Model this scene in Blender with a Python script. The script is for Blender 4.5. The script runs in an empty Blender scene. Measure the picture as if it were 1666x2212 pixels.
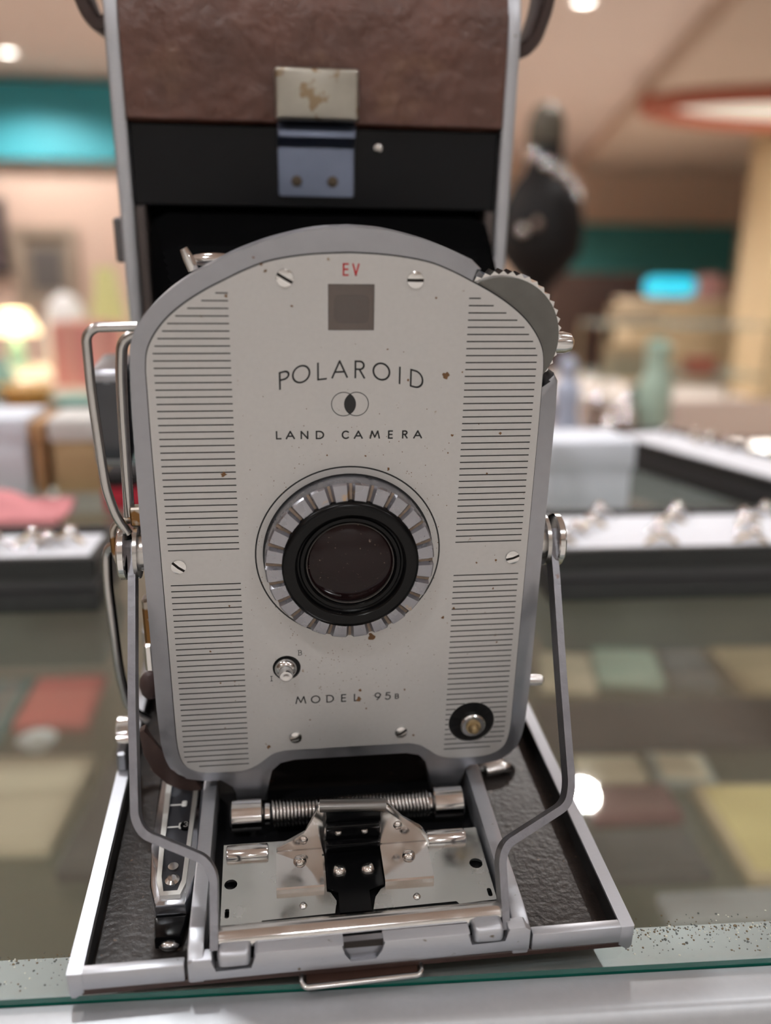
import bpy, bmesh, math, random
from mathutils import Vector, Matrix
random.seed(7)
D = bpy.data
SC = bpy.context.scene
COL = SC.collection
MM = 0.001

# ------------------------------------------------------------------ camera, world, exposure
cam = D.cameras.new('camera'); camo = D.objects.new('camera', cam); COL.objects.link(camo)
RW = ((0.9922, 0.1218, 0.0254), (-0.1241, 0.9544, 0.2715), (0.0088, -0.2726, 0.9621))  # columns: right, forward, up
right = Vector([r[0] for r in RW]); fwd = Vector([r[1] for r in RW]).normalized()
right = (right - fwd * right.dot(fwd)).normalized(); up = right.cross(fwd)
camo.matrix_world = Matrix(((right.x, up.x, -fwd.x, -0.01493), (right.y, up.y, -fwd.y, -0.15072),
                            (right.z, up.z, -fwd.z, 0.14611), (0, 0, 0, 1)))
cam.sensor_fit = 'VERTICAL'; cam.sensor_height = 36.0; cam.lens = 1865.2 / 2212 * 36.0
cam.clip_start = 0.005; cam.clip_end = 60
cam.dof.use_dof = True; cam.dof.focus_distance = 0.199; cam.dof.aperture_fstop = 6.3
SC.camera = camo
w = D.worlds.new('world'); SC.world = w; w.use_nodes = True
w.node_tree.nodes['Background'].inputs[0].default_value = (0.9, 0.85, 0.8, 1)
w.node_tree.nodes['Background'].inputs[1].default_value = 0.05
SC.view_settings.view_transform = 'Standard'; SC.view_settings.look = 'None'
SC.view_settings.gamma = 1; SC.view_settings.use_curve_mapping = False
SC.view_settings.exposure = -0.48
SC.cycles.use_light_tree = False; SC.cycles.max_bounces = 6; SC.cycles.diffuse_bounces = 3; SC.cycles.glossy_bounces = 4; SC.cycles.transparent_max_bounces = 12
SC.cycles.caustics_reflective = False; SC.cycles.caustics_refractive = False
CEIL = 1.45
# recessed ceiling lamps: (x, y, watts, warm colour); each is built with its lamp further down
DOWNLIGHTS = [(-0.22, 0.46, 48, (.97, .985, 1)), (0.85, 0.15, 20, (.97, .985, 1)), (-1.2, -0.1, 24, (.97, .985, 1)),
              (-0.45, -0.95, 34, (.97, .985, 1)), (0.75, -1.15, 27, (.97, .985, 1)),  # unseen front pair, added to light the camera's face plate
              (-1.66, 6.19, 135, (1, .94, .89)), (1.57, 4.57, 220, (1, .95, .91)), (-1.3, 1.9, 100, (1, .96, .93)),
              (0.9, 2.1, 110, (1, .96, .93)), (-1.2, 3.9, 130, (1, .94, .90)), (2.2, 8.6, 420, (1, .95, .91)), (-4.0, 4.0, 220, (1, .94, .90)),
              (-2.2, -2.6, 150, (.97, .985, 1)), (2.4, -2.6, 150, (.97, .985, 1)), (0.1, -3.0, 150, (.97, .985, 1))]

# ------------------------------------------------------------------ materials
def lin(c):
    return tuple(((v / 255 + .055) / 1.055) ** 2.4 if v > 10 else v / 255 / 12.92 for v in c)
MATS = {}
def mat(name, rgb, metal=0.0, rough=0.5, noise=0.0, nscale=40.0, bump=0.0, bscale=200.0, spots=None, spot_scale=300, spot_t=0.72,
        emit=None, estr=0.0, stretch=None, rough_var=0.0, coat=0.0, spec=.5, bdist=.0005, spot_w=.07):
    if name in MATS: return MATS[name]
    m = D.materials.new(name); m.use_nodes = True
    nt = m.node_tree; N = nt.nodes; L = nt.links
    b = N['Principled BSDF']
    c = lin(rgb) + (1,)
    b.inputs['Base Color'].default_value = c; b.inputs['Metallic'].default_value = metal; b.inputs['Roughness'].default_value = rough
    b.inputs['Specular IOR Level'].default_value = spec
    if coat: b.inputs['Coat Weight'].default_value = coat; b.inputs['Coat Roughness'].default_value = .1
    tc = N.new('ShaderNodeTexCoord'); mp = N.new('ShaderNodeMapping'); L.new(tc.outputs['Object'], mp.inputs[0])
    if stretch: mp.inputs['Scale'].default_value = stretch
    col = None
    if noise or rough_var:
        n = N.new('ShaderNodeTexNoise'); n.inputs['Scale'].default_value = nscale; n.inputs['Detail'].default_value = 5
        L.new(mp.outputs[0], n.inputs['Vector'])
        if noise:
            mx = N.new('ShaderNodeMix'); mx.data_type = 'RGBA'
            mx.inputs['A'].default_value = tuple(v * (1 - noise) for v in c[:3]) + (1,)
            mx.inputs['B'].default_value = tuple(min(1, v * (1 + noise)) for v in c[:3]) + (1,)
            L.new(n.outputs['Fac'], mx.inputs['Factor']); col = mx.outputs['Result']
        if rough_var:
            mr = N.new('ShaderNodeMapRange'); mr.inputs[1].default_value = .3; mr.inputs[2].default_value = .7
            mr.inputs[3].default_value = max(.02, rough - rough_var); mr.inputs[4].default_value = min(1, rough + rough_var)
            L.new(n.outputs['Fac'], mr.inputs[0]); L.new(mr.outputs[0], b.inputs['Roughness'])
    if spots:
        n2 = N.new('ShaderNodeTexNoise'); n2.inputs['Scale'].default_value = spot_scale; n2.inputs['Detail'].default_value = 3
        L.new(tc.outputs['Object'], n2.inputs['Vector'])
        rp = N.new('ShaderNodeMapRange'); rp.inputs[1].default_value = spot_t; rp.inputs[2].default_value = spot_t + spot_w
        L.new(n2.outputs['Fac'], rp.inputs[0])
        mx2 = N.new('ShaderNodeMix'); mx2.data_type = 'RGBA'
        if col: L.new(col, mx2.inputs['A'])
        else: mx2.inputs['A'].default_value = c
        mx2.inputs['B'].default_value = lin(spots) + (1,)
        L.new(rp.outputs[0], mx2.inputs['Factor']); col = mx2.outputs['Result']
    if col: L.new(col, b.inputs['Base Color'])
    if bump:
        n3 = N.new('ShaderNodeTexNoise'); n3.inputs['Scale'].default_value = bscale; n3.inputs['Detail'].default_value = 6
        L.new(mp.outputs[0], n3.inputs['Vector'])
        bp = N.new('ShaderNodeBump'); bp.inputs['Strength'].default_value = bump; bp.inputs['Distance'].default_value = bdist
        L.new(n3.outputs['Fac'], bp.inputs['Height']); L.new(bp.outputs[0], b.inputs['Normal'])
    if emit:
        b.inputs['Emission Color'].default_value = lin(emit) + (1,); b.inputs['Emission Strength'].default_value = estr
    MATS[name] = m
    return m
def glass_mat(name, tint, refl=1.0, rough=0.0, dust=0.0):
    if name in MATS: return MATS[name]
    m = D.materials.new(name); m.use_nodes = True; nt = m.node_tree; N = nt.nodes; L = nt.links
    N.remove(N['Principled BSDF']); out = N['Material Output']
    t = N.new('ShaderNodeBsdfTransparent'); t.inputs[0].default_value = tint + (1,)
    g = N.new('ShaderNodeBsdfGlossy'); g.inputs['Roughness'].default_value = rough; g.inputs[0].default_value = (1, 1, 1, 1)
    fr = N.new('ShaderNodeFresnel'); ge = N.new('ShaderNodeNewGeometry'); mi = N.new('ShaderNodeMapRange')
    mi.inputs[3].default_value = 1.5; mi.inputs[4].default_value = 1 / 1.5   # same pane reflectance from either side
    L.new(ge.outputs['Backfacing'], mi.inputs[0]); L.new(mi.outputs[0], fr.inputs[0])
    ml = N.new('ShaderNodeMath'); ml.operation = 'MULTIPLY'; ml.inputs[1].default_value = refl; L.new(fr.outputs[0], ml.inputs[0])
    mx = N.new('ShaderNodeMixShader'); L.new(ml.outputs[0], mx.inputs[0]); L.new(t.outputs[0], mx.inputs[1]); L.new(g.outputs[0], mx.inputs[2])
    last = mx.outputs[0]
    if dust:
        df = N.new('ShaderNodeBsdfDiffuse'); df.inputs[0].default_value = (.7, .68, .62, 1)
        m2 = N.new('ShaderNodeMixShader'); m2.inputs[0].default_value = dust
        L.new(last, m2.inputs[1]); L.new(df.outputs[0], m2.inputs[2]); last = m2.outputs[0]
    L.new(last, out.inputs[0]); MATS[name] = m
    return m

SATIN = lambda: mat('satin_face', (190, 188, 186), .45, .42, noise=.05, nscale=900, spots=(140, 112, 84), spot_scale=420, spot_t=.71)
ALU = lambda: mat('cast_aluminium', (158, 159, 164), .9, .36, noise=.10, nscale=300, bump=.06, bscale=1500, rough_var=.08)
ALUB = lambda: mat('brushed_aluminium', (186, 188, 194), .75, .42, noise=.08, nscale=500, bump=.05, bscale=1200, stretch=(1, 12, 12), spots=(116, 104, 88), spot_scale=420, spot_t=.70)
CHROME = lambda: mat('chrome', (222, 221, 220), 1, .13, rough_var=.07, nscale=160, noise=.05)
CHROMED = lambda: mat('dull_chrome', (190, 188, 186), 1, .24, noise=.06, nscale=250)
STEEL = lambda: mat('strut_steel', (118, 117, 121), .95, .38, noise=.2, nscale=350, bump=.15, bscale=900, spots=(98, 74, 58), spot_scale=260, spot_t=.70)
BLK = lambda: mat('black_paint', (18, 18, 20), 0, .38, noise=.2, nscale=200, spec=.25)
BLKG = lambda: mat('black_gloss', (9, 9, 10), 0, .22, spec=.2)
BLKF = lambda: mat('black_floor_paint', (38, 33, 31), .1, .36, spec=.5, noise=.35, nscale=220, bump=.35, bscale=700, spots=(120, 96, 78), spot_scale=500, spot_t=.69)
BELL = lambda: mat('bellows_black', (4, 4, 5), 0, .9, spec=.05)
LEATHER = lambda: mat('brown_leather', (98, 64, 53), 0, .38, noise=.6, nscale=45, bump=1, bscale=130, bdist=.0022, spots=(140, 104, 80), spot_scale=48, spot_t=.60, spot_w=.3)
LEATHD = lambda: mat('dark_leather', (58, 40, 35), 0, .55, noise=.4, nscale=120, bump=.5, bscale=300)
INK = lambda: mat('black_ink', (18, 18, 20), 0, .5)
RED = lambda: mat('red_ink', (178, 34, 40), 0, .5)
RUST = lambda: mat('rust', (112, 82, 54), 0, .9, noise=.4, nscale=900)
DIRT = lambda: mat('groove_dirt', (138, 122, 108), .4, .6, noise=.4, nscale=900)
BRASS = lambda: mat('brass', (168, 148, 112), .9, .4)

# ------------------------------------------------------------------ mesh helpers (millimetres in)
class B:
    """collects shapes in millimetres; build() links them as ONE mesh object"""
    def __init__(s): s.bm = bmesh.new(); s.mi = 0
    def face(s, vs):
        try: f = s.bm.faces.new(vs); f.material_index = s.mi; return f
        except ValueError: return None
    def box(s, x0, x1, y0, y1, z0, z1, bev=0, seg=1, rot=None, about=None):
        vs = [s.bm.verts.new((x, y, z)) for z in (z0, z1) for y in (y0, y1) for x in (x0, x1)]
        fs = [s.face([vs[i] for i in q]) for q in ((0, 2, 3, 1), (4, 5, 7, 6), (0, 1, 5, 4), (2, 6, 7, 3), (0, 4, 6, 2), (1, 3, 7, 5))]
        g = vs
        if bev:
            es = list({e for f in fs for e in f.edges})
            r = bmesh.ops.bevel(s.bm, geom=es, offset=bev, segments=seg, affect='EDGES', profile=.5)
            g = list({v for v in r['verts']} | {v for v in vs if v.is_valid})
        if rot: bmesh.ops.rotate(s.bm, verts=[v for v in g if v.is_valid], cent=about or (0, 0, 0), matrix=rot)
        return s
    def prism(s, pts, lo, hi, plane='xz', bev=0, bev_hi=0, holes=()):
        """polygon (2D) extruded along the axis left over; bev bevels the lo face's edges, bev_hi the hi face's"""
        def P(a, b, c):
            return {'xz': (a, c, b), 'xy': (a, b, c), 'yz': (c, a, b)}[plane]
        if holes:
            tmp = []
            allv = []
            for loop in [pts] + list(holes):
                vs = [s.bm.verts.new(P(a, b, lo)) for a, b in loop]; allv.append(vs)
                for i in range(len(vs)): tmp.append(s.bm.edges.new((vs[i], vs[(i + 1) % len(vs)])))
            r = bmesh.ops.triangle_fill(s.bm, edges=tmp, use_beauty=True)
            low = [f for f in r['geom'] if isinstance(f, bmesh.types.BMFace)]
            for f in low: f.material_index = s.mi
            mp = {}
            for vs in allv:
                for v in vs:
                    co = list(v.co); co['xyz'.index({'xz': 'y', 'xy': 'z', 'yz': 'x'}[plane])] = hi; mp[v] = s.bm.verts.new(co)
            for f in low: s.face([mp[v] for v in reversed(f.verts)])
            for vs in allv:
                for i in range(len(vs)):
                    a, b = vs[i], vs[(i + 1) % len(vs)]; s.face([a, b, mp[b], mp[a]])
            return s
        va = [s.bm.verts.new(P(a, b, lo)) for a, b in pts]; vb = [s.bm.verts.new(P(a, b, hi)) for a, b in pts]
        n = len(pts)
        fa = s.face(va); fb = s.face(vb[::-1])
        for i in range(n): s.face([va[i], vb[i], vb[(i + 1) % n], va[(i + 1) % n]])
        for fc, bv in ((fa, bev), (fb, bev_hi)):
            if bv and fc and fc.is_valid:
                bmesh.ops.bevel(s.bm, geom=list(fc.edges), offset=bv, segments=2, affect='EDGES', profile=.5, clamp_overlap=True)
        return s
    def lathe(s, prof, c, ax=(0, -1, 0), n=48, caps=True, squash=None):
        """profile (r, h) turned about the axis ax through c"""
        a = Vector(ax).normalized(); u = a.orthogonal().normalized(); v = a.cross(u); c = Vector(c); rings = []
        for r, h in prof:
            if r < 1e-6: rings.append([s.bm.verts.new(c + a * h)])
            else: rings.append([s.bm.verts.new(c + a * h + (u * math.cos(t) + v * math.sin(t)) * r) for t in [2 * math.pi * k / n for k in range(n)]])
        for A, C in zip(rings, rings[1:]):
            for k in range(n):
                k2 = (k + 1) % n
                if len(A) == 1 and len(C) == 1: continue
                if len(A) == 1: s.face([A[0], C[k], C[k2]])
                elif len(C) == 1: s.face([A[k], C[0], A[k2]])
                else: s.face([A[k], C[k], C[k2], A[k2]])
        if caps:
            if len(rings[0]) > 1: s.face(rings[0])
            if len(rings[-1]) > 1: s.face(rings[-1][::-1])
        return s
    def tube(s, path, r, n=12, caps=True, closed=False):
        P = [Vector(p) for p in path]; m = len(P); rings = []; prev = None
        for i in range(m):
            if closed: t = (P[(i + 1) % m] - P[i - 1]).normalized()
            else: t = (P[min(i + 1, m - 1)] - P[max(i - 1, 0)]).normalized()
            if prev is None: u = t.orthogonal().normalized()
            else: u = (prev - t * prev.dot(t)); u = u.normalized() if u.length > 1e-6 else t.orthogonal().normalized()
            prev = u; v = t.cross(u); rr = r[i] if isinstance(r, (list, tuple)) else r
            rings.append([s.bm.verts.new(P[i] + (u * math.cos(2 * math.pi * k / n) + v * math.sin(2 * math.pi * k / n)) * rr) for k in range(n)])
        for i in range(m if closed else m - 1):
            A, C = rings[i], rings[(i + 1) % m]
            for k in range(n): s.face([A[k], A[(k + 1) % n], C[(k + 1) % n], C[k]])
        if caps and not closed: s.face(rings[0][::-1]); s.face(rings[-1])
        return s
    def strip(s, path, wdir, w, t, tdir):
        """flat bar: rectangle w (along local width = in-plane normal) x t (along tdir) swept on path"""
        P = [Vector(p) for p in path]; T = Vector(tdir).normalized(); rings = []
        for i in range(len(P)):
            d = (P[min(i + 1, len(P) - 1)] - P[max(i - 1, 0)]).normalized(); nrm = d.cross(T).normalized()
            rings.append([s.bm.verts.new(P[i] + nrm * a * w / 2 + T * b * t / 2) for a, b in ((-1, -1), (1, -1), (1, 1), (-1, 1))])
        for A, C in zip(rings, rings[1:]):
            for k in range(4): s.face([A[k], A[(k + 1) % 4], C[(k + 1) % 4], C[k]])
        s.face(rings[0][::-1]); s.face(rings[-1])
        return s
    def sphere(s, c, r, n=12, sc=(1, 1, 1)):
        r0 = bmesh.ops.create_uvsphere(s.bm, u_segments=n, v_segments=max(6, n // 2), radius=r)
        for v in r0['verts']: v.co = Vector((v.co.x * sc[0], v.co.y * sc[1], v.co.z * sc[2])) + Vector(c)
        for f in {f for v in r0['verts'] for f in v.link_faces}: f.material_index = s.mi
        return s
    def build(s, name, m, parent=None, smooth=35, origin=None, offs=(0, 0, 7)):
        bm = s.bm
        bmesh.ops.recalc_face_normals(bm, faces=bm.faces[:])
        for v in bm.verts: v.co = (v.co + Vector(offs)) * MM
        o_loc = Vector((0, 0, 0))
        if origin is not None:
            o_loc = (Vector(origin) + Vector(offs)) * MM
            for v in bm.verts: v.co -= o_loc
        me = D.meshes.new(name); bm.to_mesh(me); bm.free()
        for mm in (m if isinstance(m, (list, tuple)) else [m]): me.materials.append(mm)
        if smooth:
            for p in me.polygons: p.use_smooth = True
            me.set_sharp_from_angle(angle=math.radians(smooth))
        o = D.objects.new(name, me); COL.objects.link(o); o.location = o_loc
        if parent: o.parent = parent
        return o
W0 = (0, 0, 0)   # offset for things given in world millimetres
def thing(name, label, cat, loc=(0, 0, 0), group=None, rz=0):
    o = D.objects.new(name, None); COL.objects.link(o); o.location = loc; o.rotation_euler[2] = rz; o.empty_display_size = .02
    return tag(o, label, cat, group)
def tag(o, label, cat, group=None, kind=None):
    o['label'] = label; o['category'] = cat
    if group: o['group'] = group
    if kind: o['kind'] = kind
    return o
def struct(o, label=None):
    o['kind'] = 'structure'
    if label: o['label'] = label
    return o
def rnd(pts, r, seg=5):
    """round the corners of a 3D polyline"""
    P = [Vector(p) for p in pts]; out = [P[0]]
    for i in range(1, len(P) - 1):
        a, b = (P[i - 1] - P[i]), (P[i + 1] - P[i]); ra = min(r, a.length * .48, b.length * .48)
        p, q = P[i] + a.normalized() * ra, P[i] + b.normalized() * ra
        for k in range(seg + 1):
            t = k / seg; out.append(p * (1 - t) ** 2 + P[i] * 2 * t * (1 - t) + q * t * t)
    out.append(P[-1]); return out
def circ(cx, cy, r, n=32, a0=0): return [(cx + r * math.cos(a0 + 2 * math.pi * k / n), cy + r * math.sin(a0 + 2 * math.pi * k / n)) for k in range(n)]
def rrect(x0, x1, y0, y1, r, seg=4):
    out = []
    for cx, cy, a in ((x1 - r, y1 - r, 0), (x0 + r, y1 - r, 90), (x0 + r, y0 + r, 180), (x1 - r, y0 + r, 270)):
        for k in range(seg + 1):
            t = math.radians(a + 90 * k / seg); out.append((cx + r * math.cos(t), cy + r * math.sin(t)))
    return out

# ------------------------------------------------------------------ the room
def wall(name, x0, x1, y0, y1, z0, z1, m, label=None):
    return struct(B().box(x0 * 1000, x1 * 1000, y0 * 1000, y1 * 1000, z0 * 1000, z1 * 1000).build(name, m, None, 0, offs=W0), label)
PINK = mat('pink_plaster', (216, 188, 172), 0, .85, noise=.05, nscale=2)
CEILM = mat('ceiling_plaster', (226, 206, 194), 0, .9, noise=.04, nscale=1.5)
TAN = mat('tan_plaster', (200, 178, 160), 0, .9, noise=.05, nscale=2)
TEAL = mat('teal_paint', (54, 150, 164), 0, .6, noise=.05, nscale=3)
TEALD = mat('deep_teal_paint', (60, 132, 132), 0, .7, noise=.05, nscale=3)
CARPET = mat('carpet', (204, 198, 192), 0, .95, noise=.25, nscale=60)
FZ = -0.95
wall('floor', -6.2, 8.2, -4.2, 11.4, FZ - .1, FZ, CARPET)
wall('ceiling', -6.2, 8.2, -4.2, 11.4, CEIL, CEIL + .1, CEILM)
wall('wall_left', -6.2, -6, -4.2, 11.4, FZ, CEIL, PINK)
wall('wall_right', 8, 8.2, -4.2, 11.4, FZ, CEIL, TAN)
wall('wall_front', -6.2, 8.2, -4.2, -4, FZ, CEIL, mat('pale_wall', (226, 222, 216), 0, .8))
wall('wall_back', -6, 0.9, 7.0, 7.2, FZ, CEIL, PINK)
wall('wall_side', 0.9, 1.1, 7.0, 11.2, FZ, CEIL, PINK)
wall('wall_far', 1.1, 8, 11.0, 11.2, FZ, CEIL, mat('lit_tan_plaster', (232, 204, 182), 0, .9, noise=.05, nscale=2))  # lighter copy of the tan plaster, so the far wall looks better lit
wall('trim_1', -6, 0.9, 6.86, 7.0, 0.885, 1.405, TEAL, 'teal painted band along the top of the pink wall')
wall('trim_2', 3.3, 5.95, 10.9, 11.0, 0.06, 0.70, TEALD, 'dark teal painted band on the far tan wall')
wall('trim_3', 3.2, 4.5, 10.9, 11.0, -0.07, 0.06, PINK, 'pale pink strip under the dark teal band')
# lowered ceiling on the right, its edge running away from the viewer
bk = B().prism([(1370, 1000), (3780, 10990), (7990, 10990), (7990, 1000)], 1300, 1450, 'xy').build('ceiling_bulkhead', TAN, None, 0, offs=W0)  # darker tan than the main ceiling, painted in for its weaker light
struct(bk, 'lowered tan ceiling on the right')
# column at the far right
wall('column', 4.16, 4.98, 6.9, 7.5, FZ, 1.30, mat('cream_column', (196, 174, 138), 0, .7, noise=.05, nscale=3), 'cream square column at the right edge')

# ceiling lamps
def downlight(x, y, watt, colr, label):
    z = CEIL if x < 2.5 else 1.30
    t = thing('ceiling_downlight', label, 'ceiling light', (x, y, z - .012), 'recessed ceiling lamps')
    B().lathe([(62, 0), (62, 5), (52, 10), (46, 11), (46, 0)], (0, 0, 0), (0, 0, 1), 32, caps=False).build('trim_ring', mat('lamp_trim', (230, 228, 224), 0, .4), t, offs=W0)
    B().lathe([(0, 6), (46, 6), (46, 9), (0, 9)], (0, 0, 0), (0, 0, 1), 32).build('lamp_lens', mat('lamp_glow', (255, 255, 255), 0, .4, emit=(255, 246, 236), estr=14), t, offs=W0)
    l = D.lights.new('lamp', 'SPOT'); l.energy = watt; l.color = colr; l.spot_size = math.radians(150); l.spot_blend = .5; l.shadow_soft_size = .035
    lo = D.objects.new('lamp', l); COL.objects.link(lo); lo.parent = t; lo.location = (0, 0, -.01)
for i, (x, y, e, c) in enumerate(DOWNLIGHTS):
    lb = {5: 'bright round lamp in the ceiling in front of the teal band', 6: 'bright round lamp at the top edge, right of the leather camera body'}.get(i, 'recessed round ceiling lamp outside the picture')
    downlight(x, y, e, c, lb)
# oval cove light on the lowered ceiling
cv = thing('oval_cove_light', 'rust red oval ceiling ring around a pale light panel, upper right', 'ceiling light', (4.05, 6.15, 1.30))
ov = [(1400 * math.cos(2 * math.pi * k / 48) * (1 if True else 1), 640 * math.sin(2 * math.pi * k / 48), -20) for k in range(48)]
B().tube(ov, 85, 10, closed=True).build('ring', mat('rust_paint', (166, 92, 70), 0, .7), cv, offs=W0)
B().prism([(p[0] * .9, p[1] * .82) for p in ov], -30, -4, 'xy').build('light_panel', mat('cove_panel', (190, 184, 170), 0, .6, emit=(255, 244, 226), estr=.9), cv, offs=W0)

cl = D.lights.new('cove_lamp', 'AREA'); cl.shape = 'ELLIPSE'; cl.size = 2.2; cl.size_y = .9; cl.energy = 75; cl.color = (1, .94, .88)
clo = D.objects.new('cove_lamp', cl); COL.objects.link(clo); clo.parent = cv; clo.location = (0, 0, -.035)
# ------------------------------------------------------------------ showcase counter the camera stands on
CT = thing('showcase_counter', 'glass topped showcase counter with silver aluminium front rail', 'counter', (0, -0.0012, 0), rz=math.radians(-2.65))
gt = B(); gt.box(-900, 900, 0, 600, -6, 0, .5, 2)
GT = gt.build('glass_top', [glass_mat('counter_glass', (.93, .96, .945), 1.0, .02, dust=.02), mat('glass_green_edge', (22, 92, 80), 0, .12, noise=.3, nscale=60, coat=.6)], CT, 0, offs=W0)
for p in GT.data.polygons:
    if abs(p.normal.z) < .35: p.material_index = 1
RAIL = mat('rail_aluminium', (176, 178, 182), .55, .42, noise=.06, nscale=500, bump=.05, bscale=2500)
rp = [(-11, -60), (-11.4, -8), (-11.0, -4.8), (-9.9, -3.0), (-8.2, -2.2), (-.4, -2.2), (-.4, -6.1), (17, -6.1), (17, -60)]
B().prism(rp, -900, 900, 'yz').build('front_rail', RAIL, CT, 40, offs=W0)
B().box(-900, 900, 585, 600, -60, -6.1).build('back_rail', RAIL, CT, 0, offs=W0)
for sx in (-1, 1): B().box(min(sx * 885, sx * 900), max(sx * 885, sx * 900), 17, 585, -60, -6.1).build('side_rail', RAIL, CT, 0, offs=W0)
CASEM = mat('case_laminate', (150, 142, 128), 0, .6, noise=.05, nscale=5)
B().box(-900, 900, 585, 600, -950, -60).build('back_panel', mat('case_back', (126, 120, 108), 0, .6), CT, 0, offs=W0)
for sx in (-1, 1): B().box(min(sx * 885, sx * 900), max(sx * 885, sx * 900), 0, 585, -950, -60).build('side_panel', CASEM, CT, 0, offs=W0)
B().box(-885, 885, -9, -4, -560, -60).build('front_glass', glass_mat('case_glass', (.93, .97, .95), 1.0), CT, 0, offs=W0)
B().box(-885, 885, -9, 585, -950, -560).build('plinth', CASEM, CT, 0, offs=W0)
SHELF_Z = -210
B().box(-885, 885, 120, 580, SHELF_Z - 6, SHELF_Z).build('glass_shelf', glass_mat('shelf_glass', (.92, .955, .94), 1.0), CT, 0, offs=W0)
B().box(-885, 885, 119, 120, SHELF_Z - 6, SHELF_Z).build('shelf_edge', mat('shelf_green', (74, 128, 112), 0, .3), CT, 0, offs=W0)
sl = thing('added_case_lamp', 'added slim strip lamp, hidden under the front rail to brighten the showcase', 'strip lamp', (0, .020, -.047), rz=math.radians(-2.65))  # unseen lamp, added to brighten the dark showcase interior
B().box(-860, 860, -2, 10, -8, 0, 1).build('housing', RAIL, sl, 0, offs=W0)
B().box(-850, 850, 0, 8, -10, -8).build('diffuser', mat('added_lamp_glow', (255, 255, 255), 0, .5, emit=(255, 246, 232), estr=6), sl, 0, offs=W0)
la = D.lights.new('strip', 'AREA'); la.shape = 'RECTANGLE'; la.size = 1.7; la.size_y = .008; la.energy = 1.8; la.color = (1, .96, .9)
lao = D.objects.new('strip', la); COL.objects.link(lao); lao.parent = sl; lao.location = (0, .006, -.0105); lao.rotation_euler = (math.radians(35), 0, 0)
# crumbs and dust lying along the front of the glass
dd = B()
for i in range(900):
    side = random.random()
    x = random.uniform(58, 135) if side < .72 else random.uniform(-120, -62)
    y = random.choice([random.gauss(9.3, .5), random.uniform(1.5, 9), random.uniform(3, 14)]) if side < .8 else random.choice([random.gauss(10.5, .6), random.uniform(2, 11)])
    r = random.choice([.12, .12, .16, .2, .25, .33]) * random.uniform(.6, 1.2)
    if r > .27 and random.random() < .6: r *= .6
    dd.mi = random.choice([0, 0, 1, 1, 2])
    y += -1.2 - x * math.tan(math.radians(2.65))
    r0 = bmesh.ops.create_icosphere(dd.bm, subdivisions=1, radius=r)
    for v in r0['verts']: v.co = Vector((v.co.x * random.uniform(.7, 1.5), v.co.y * random.uniform(.7, 1.5), v.co.z * .6)) + Vector((x, y, r * .5))
    for f in {f for v in r0['verts'] for f in v.link_faces}: f.material_index = dd.mi
dust = dd.build('counter_dust', [mat('dust_brown', (108, 92, 70), 0, .9), mat('dust_grey', (86, 88, 84), 0, .9), mat('dust_light', (206, 204, 190), 0, .9)], None, 0, offs=W0)
tag(dust, 'brown and grey crumbs of dirt along the front edge of the glass', 'dust', kind='stuff')

# ------------------------------------------------------------------ the folding camera
# built in its own millimetre frame: x right, y away from the viewer, z up, bed rim top at z = 0, front of the bed at y = 0
CAM = thing('folding_camera', 'old folding bellows camera with silver face plate, open on its bed', 'camera', (0, 0, 0))
CAM.rotation_euler = (math.radians(6.0), 0, 0)
XP = 0.84
def mir(pts): return pts + [(-x, z) for x, z in reversed(pts) if abs(x) > 1e-6]
# ---- front standard
HS_half = [(0, 142.7), (7, 142.2), (14.75, 140.5), (20.5, 138.6), (25.9, 136.3), (33.4, 132.2), (39.0, 128.2), (43.4, 123.4), (45.6, 117.6), (46.4, 104), (46.7, 80), (46.8, 30), (46.5, 20), (45.6, 14.5), (43.2, 10), (38.2, 8.0), (31, 7.4)]
def crom(P, n=4):
    out = []
    for i in range(len(P) - 1):
        p0, p1, p2, p3 = P[max(i - 1, 0)], P[i], P[i + 1], P[min(i + 2, len(P) - 1)]
        for k in range(n):
            t = k / n; out.append(tuple(.5 * (2 * p1[j] + (p2[j] - p0[j]) * t + (2 * p0[j] - 5 * p1[j] + 4 * p2[j] - p3[j]) * t * t + (3 * p1[j] - p0[j] - 3 * p2[j] + p3[j]) * t ** 3) for j in (0, 1)))
    return out + [P[-1]]
right_low = HS_half[9:12] + crom(HS_half[12:])
cut = crom([(0, 142.7), (7, 142.2), (14.75, 140.5), (20.5, 138.6), (25.5, 136.5)]) + [ (27.6, 134.6), (25.2, 132.6), (21, 126), (30, 112), (43.0, 108.2), (44.2, 111.0), (45.6, 112.4), (46.6, 110.6), (46.6, 104)]
feet = [(30.4, 5.5), (30.2, 0), (22.4, 0), (22.2, 6), (21.2, 10), (19, 12.4), (15.5, 13.3), (-13.5, 13.3), (-17.5, 12.5), (-20, 10), (-20.9, 6), (-20.8, 0), (-28.6, 0), (-28.8, 5.5)]
left_up = [(-x, z) for x, z in reversed(crom(HS_half[:10])[1:] + HS_half[10:12] + crom(HS_half[12:]))]
def shift(p): return [(x + XP, z) for x, z in p]
HOUS = B().prism(shift(cut + right_low[1:] + feet + left_up), 48.4, 57, 'xz', bev=.7).build('shutter_housing', ALU(), CAM)
rear = [(x * .985, 75 + (z - 75) * .985) for x, z in HS_half] + feet + [(x * .985, 75 + (z - 75) * .985) for x, z in left_up]
B().prism(shift(rear), 57, 64, 'xz').build('housing_back', ALU(), HOUS)
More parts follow.
